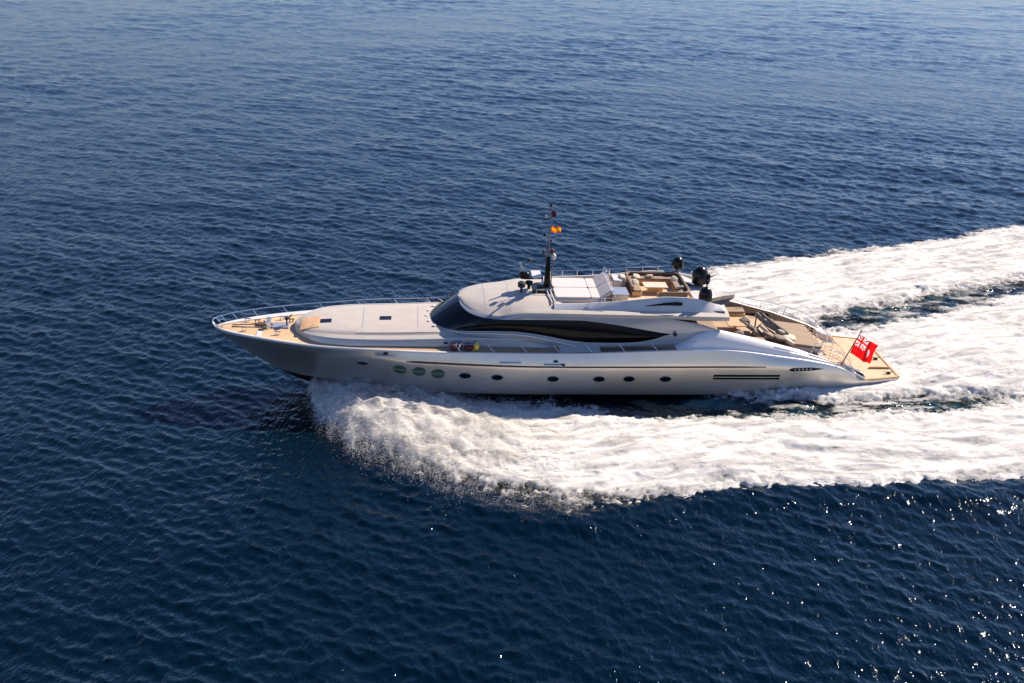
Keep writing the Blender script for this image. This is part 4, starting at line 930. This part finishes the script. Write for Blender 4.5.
me.from_pydata(vs, [], fs); ul = me.uv_layers.new(name='UVMap')
for lp in me.loops: ul.data[lp.index].uv = uv[lp.vertex_index]
# the pattern is woven into the cloth as faces of blue, white and red
m_cloth = cloth
for m_ in (M['red'], m_cloth('flag_blue', (.015, .03, .16)), m_cloth('flag_white', (.78, .76, .74))): me.materials.append(m_)
for p in me.polygons:
    c = [uv[i] for i in p.vertices]; u = sum(a for a, _ in c) / 4; v = sum(b for _, b in c) / 4
    k = 0
    if u < .5 and v > .45:
        a, b_ = (u / .5 - .5) * 2, ((v - .45) / .55 - .5) * 2       # -1..1 in the canton
        k = 1
        dg_ = min(abs(a - b_), abs(a + b_))
        if dg_ < .42: k = 2
        if dg_ < .14: k = 0
        if min(abs(a) * 1.0, abs(b_)) < .34: k = 2
        if min(abs(a) * 1.0, abs(b_)) < .19: k = 0
    elif ((u - .76) / .075) ** 2 + ((v - .42) / .20) ** 2 < 1: k = 2
    p.material_index = k; p.use_smooth = True
fo = bpy.data.objects.new('flag_cloth', me); COL.objects.link(fo); fo.parent = ens

def small_flag(name, label, at, size, stripes, seed):
    root = loose(name, label, 'flag', at)
    me = bpy.data.meshes.new('flag_cloth'); n1, n2 = 14, 8; vs = []
    for i in range(n1 + 1):
        for j in range(n2 + 1):
            u, v = i / n1, j / n2
            vs.append((u * size[0], .07 * math.sin(u * 7 + v * 2 + seed) * u, v * size[1] - .06 * u + .03 * math.sin(u * 9 + seed)))
    me.from_pydata(vs, [], [(i * (n2 + 1) + j, (i + 1) * (n2 + 1) + j, (i + 1) * (n2 + 1) + j + 1, i * (n2 + 1) + j + 1) for i in range(n1) for j in range(n2)])
    for s_ in stripes: me.materials.append(M[s_])
    for k, p in enumerate(me.polygons):
        j = k % n2; p.use_smooth = True
        p.material_index = 0 if len(stripes) == 1 else (0 if j in (2, 3, 4, 5) else 1)
    o = bpy.data.objects.new('flag_cloth', me); COL.objects.link(o); o.parent = root
    mb = MB(); mb.tube([(-.02, 0, -.15), (-.02, 0, size[1] + .15)], .012, 5); mb.build('halyard', M['rubber'], root)
small_flag('courtesy_flag', 'small red and yellow striped flag high on the black mast', (21.86, -.02, 10.42), (.62, .38), ('yellow', 'redcloth'), 1)
small_flag('pennant', 'tiny dark red pennant near the very top of the mast', (21.82, -.02, 11.45), (.28, .42), ('maroon',), 3)

# bags with a yellow float on the port side deck
bg = loose('duffel_bag', 'maroon duffel bag with white straps, forward one on the port side deck', 'bag', (15.75, -3.72, 3.66))
mb = MB(); mb.cushion((0, 0, .19), (.42, .22, .2), p=2.6); mb.build('bag_body', M['maroon'], bg)
mb = MB(); mb.tube([(.15, -.24, .05), (.2, -.2, .36), (.32, 0, .44), (.42, .2, .3)], .05, 6); mb.tube([(-.05, -.2, .25), (0, -.05, .43), (.1, .15, .38)], .035, 6); mb.build('strap', M['padwhite'], bg)
bg = loose('duffel_bag', 'smaller maroon bag lying between the strapped bag and the yellow float', 'bag', (16.55, -3.72, 3.66))
mb = MB(); mb.cushion((0, 0, .17), (.3, .22, .18), rot=Matrix.Rotation(.3, 3, 'Z'), p=2.5); mb.build('bag_body', M['maroon'], bg)
fl = loose('fender', 'bright yellow float standing beside the maroon bags on the side deck', 'float', (17.05, -3.74, 3.66))
mb = MB(); mb.lathe([(.05, 0), (.14, .05), (.17, .18), (.15, .38), (.07, .48), (.03, .56)], (0, 0, 0), 14); mb.tube([(-.06, 0, .1), (-.22, -.1, .02)], .05, 6); mb.build('float_body', M['cyellow'], fl)

# folded awning with its dark poles, cushions piled beside it
aw = loose('folded_awning', 'pile of dark poles and folded grey beige awning on the aft deck', 'awning', (36.9, -.6, 3.62))
def rel(p): return (p[0] - 36.9, p[1] + .6, p[2] - 3.62)
mb = MB()
mb.tube([rel((36.15, -.2, 4.95)), rel((36.9, -.5, 4.30)), rel((38.1, -.9, 3.72))], .17, 10, .13)
mb.tube([rel((36.55, -.2, 4.92)), rel((37.4, -.5, 4.35)), rel((38.35, -.9, 3.75))], .12, 8)
mb.build('pole_bundle', M['greycloth'], aw)
mb = MB(); mb.tube([rel((35.9, -.7, 3.7)), rel((36.4, -.7, 4.4)), rel((37.6, -1.2, 3.7))], .09, 8); mb.tube([rel((36.3, .1, 4.9)), rel((36.3, .1, 3.7))], .05, 8); mb.build('pole', M['brown'], aw)
mb = MB()
for c, h_, ry, rz_ in (((35.75, -.5, 4.1), (.42, .5, .16), .5, .3), ((36.2, -1.0, 3.85), (.5, .45, .17), .7, -.3), ((36.9, -1.3, 3.8), (.55, .35, .16), .5, .4), ((37.6, -1.5, 3.75), (.45, .4, .13), .2, .1), ((35.5, .1, 4.25), (.35, .4, .2), -.4, .2)):
    mb.cushion(rel(c), h_, rot=Matrix.Rotation(rz_, 3, 'Z') @ Matrix.Rotation(ry, 3, 'Y'), p=3.2)
mb.build('folded_cloth', M['greycloth'], aw)
mb = MB()
for c, h_, ry, rz_ in (((36.6, -.9, 4.15), (.4, .3, .12), .7, .2), ((37.9, -.6, 3.85), (.45, .4, .14), .4, .5), ((38.35, -1.1, 3.62), (.45, .5, .14), .1, -.2), ((37.2, -.1, 4.2), (.45, .35, .14), .6, .3), ((38.2, -1.7, 3.55), (.4, .35, .15), .5, .2)):
    mb.cushion(rel(c), h_, rot=Matrix.Rotation(rz_, 3, 'Z') @ Matrix.Rotation(ry, 3, 'Y'), p=3.0)
mb.build('loose_cushion', M['beige'], aw)
mb = MB(); mb.cushion((0, 0, .18), (.4, .35, .17), rot=Matrix.Rotation(-.5, 3, 'Y'), p=3)
cu = loose('cushion', 'grey brown cushion propped on the golden teak bench of the aft deck', 'cushion', (34.4, -2.3, 4.12)); mb.build('cushion_body', M['greycloth'], cu)
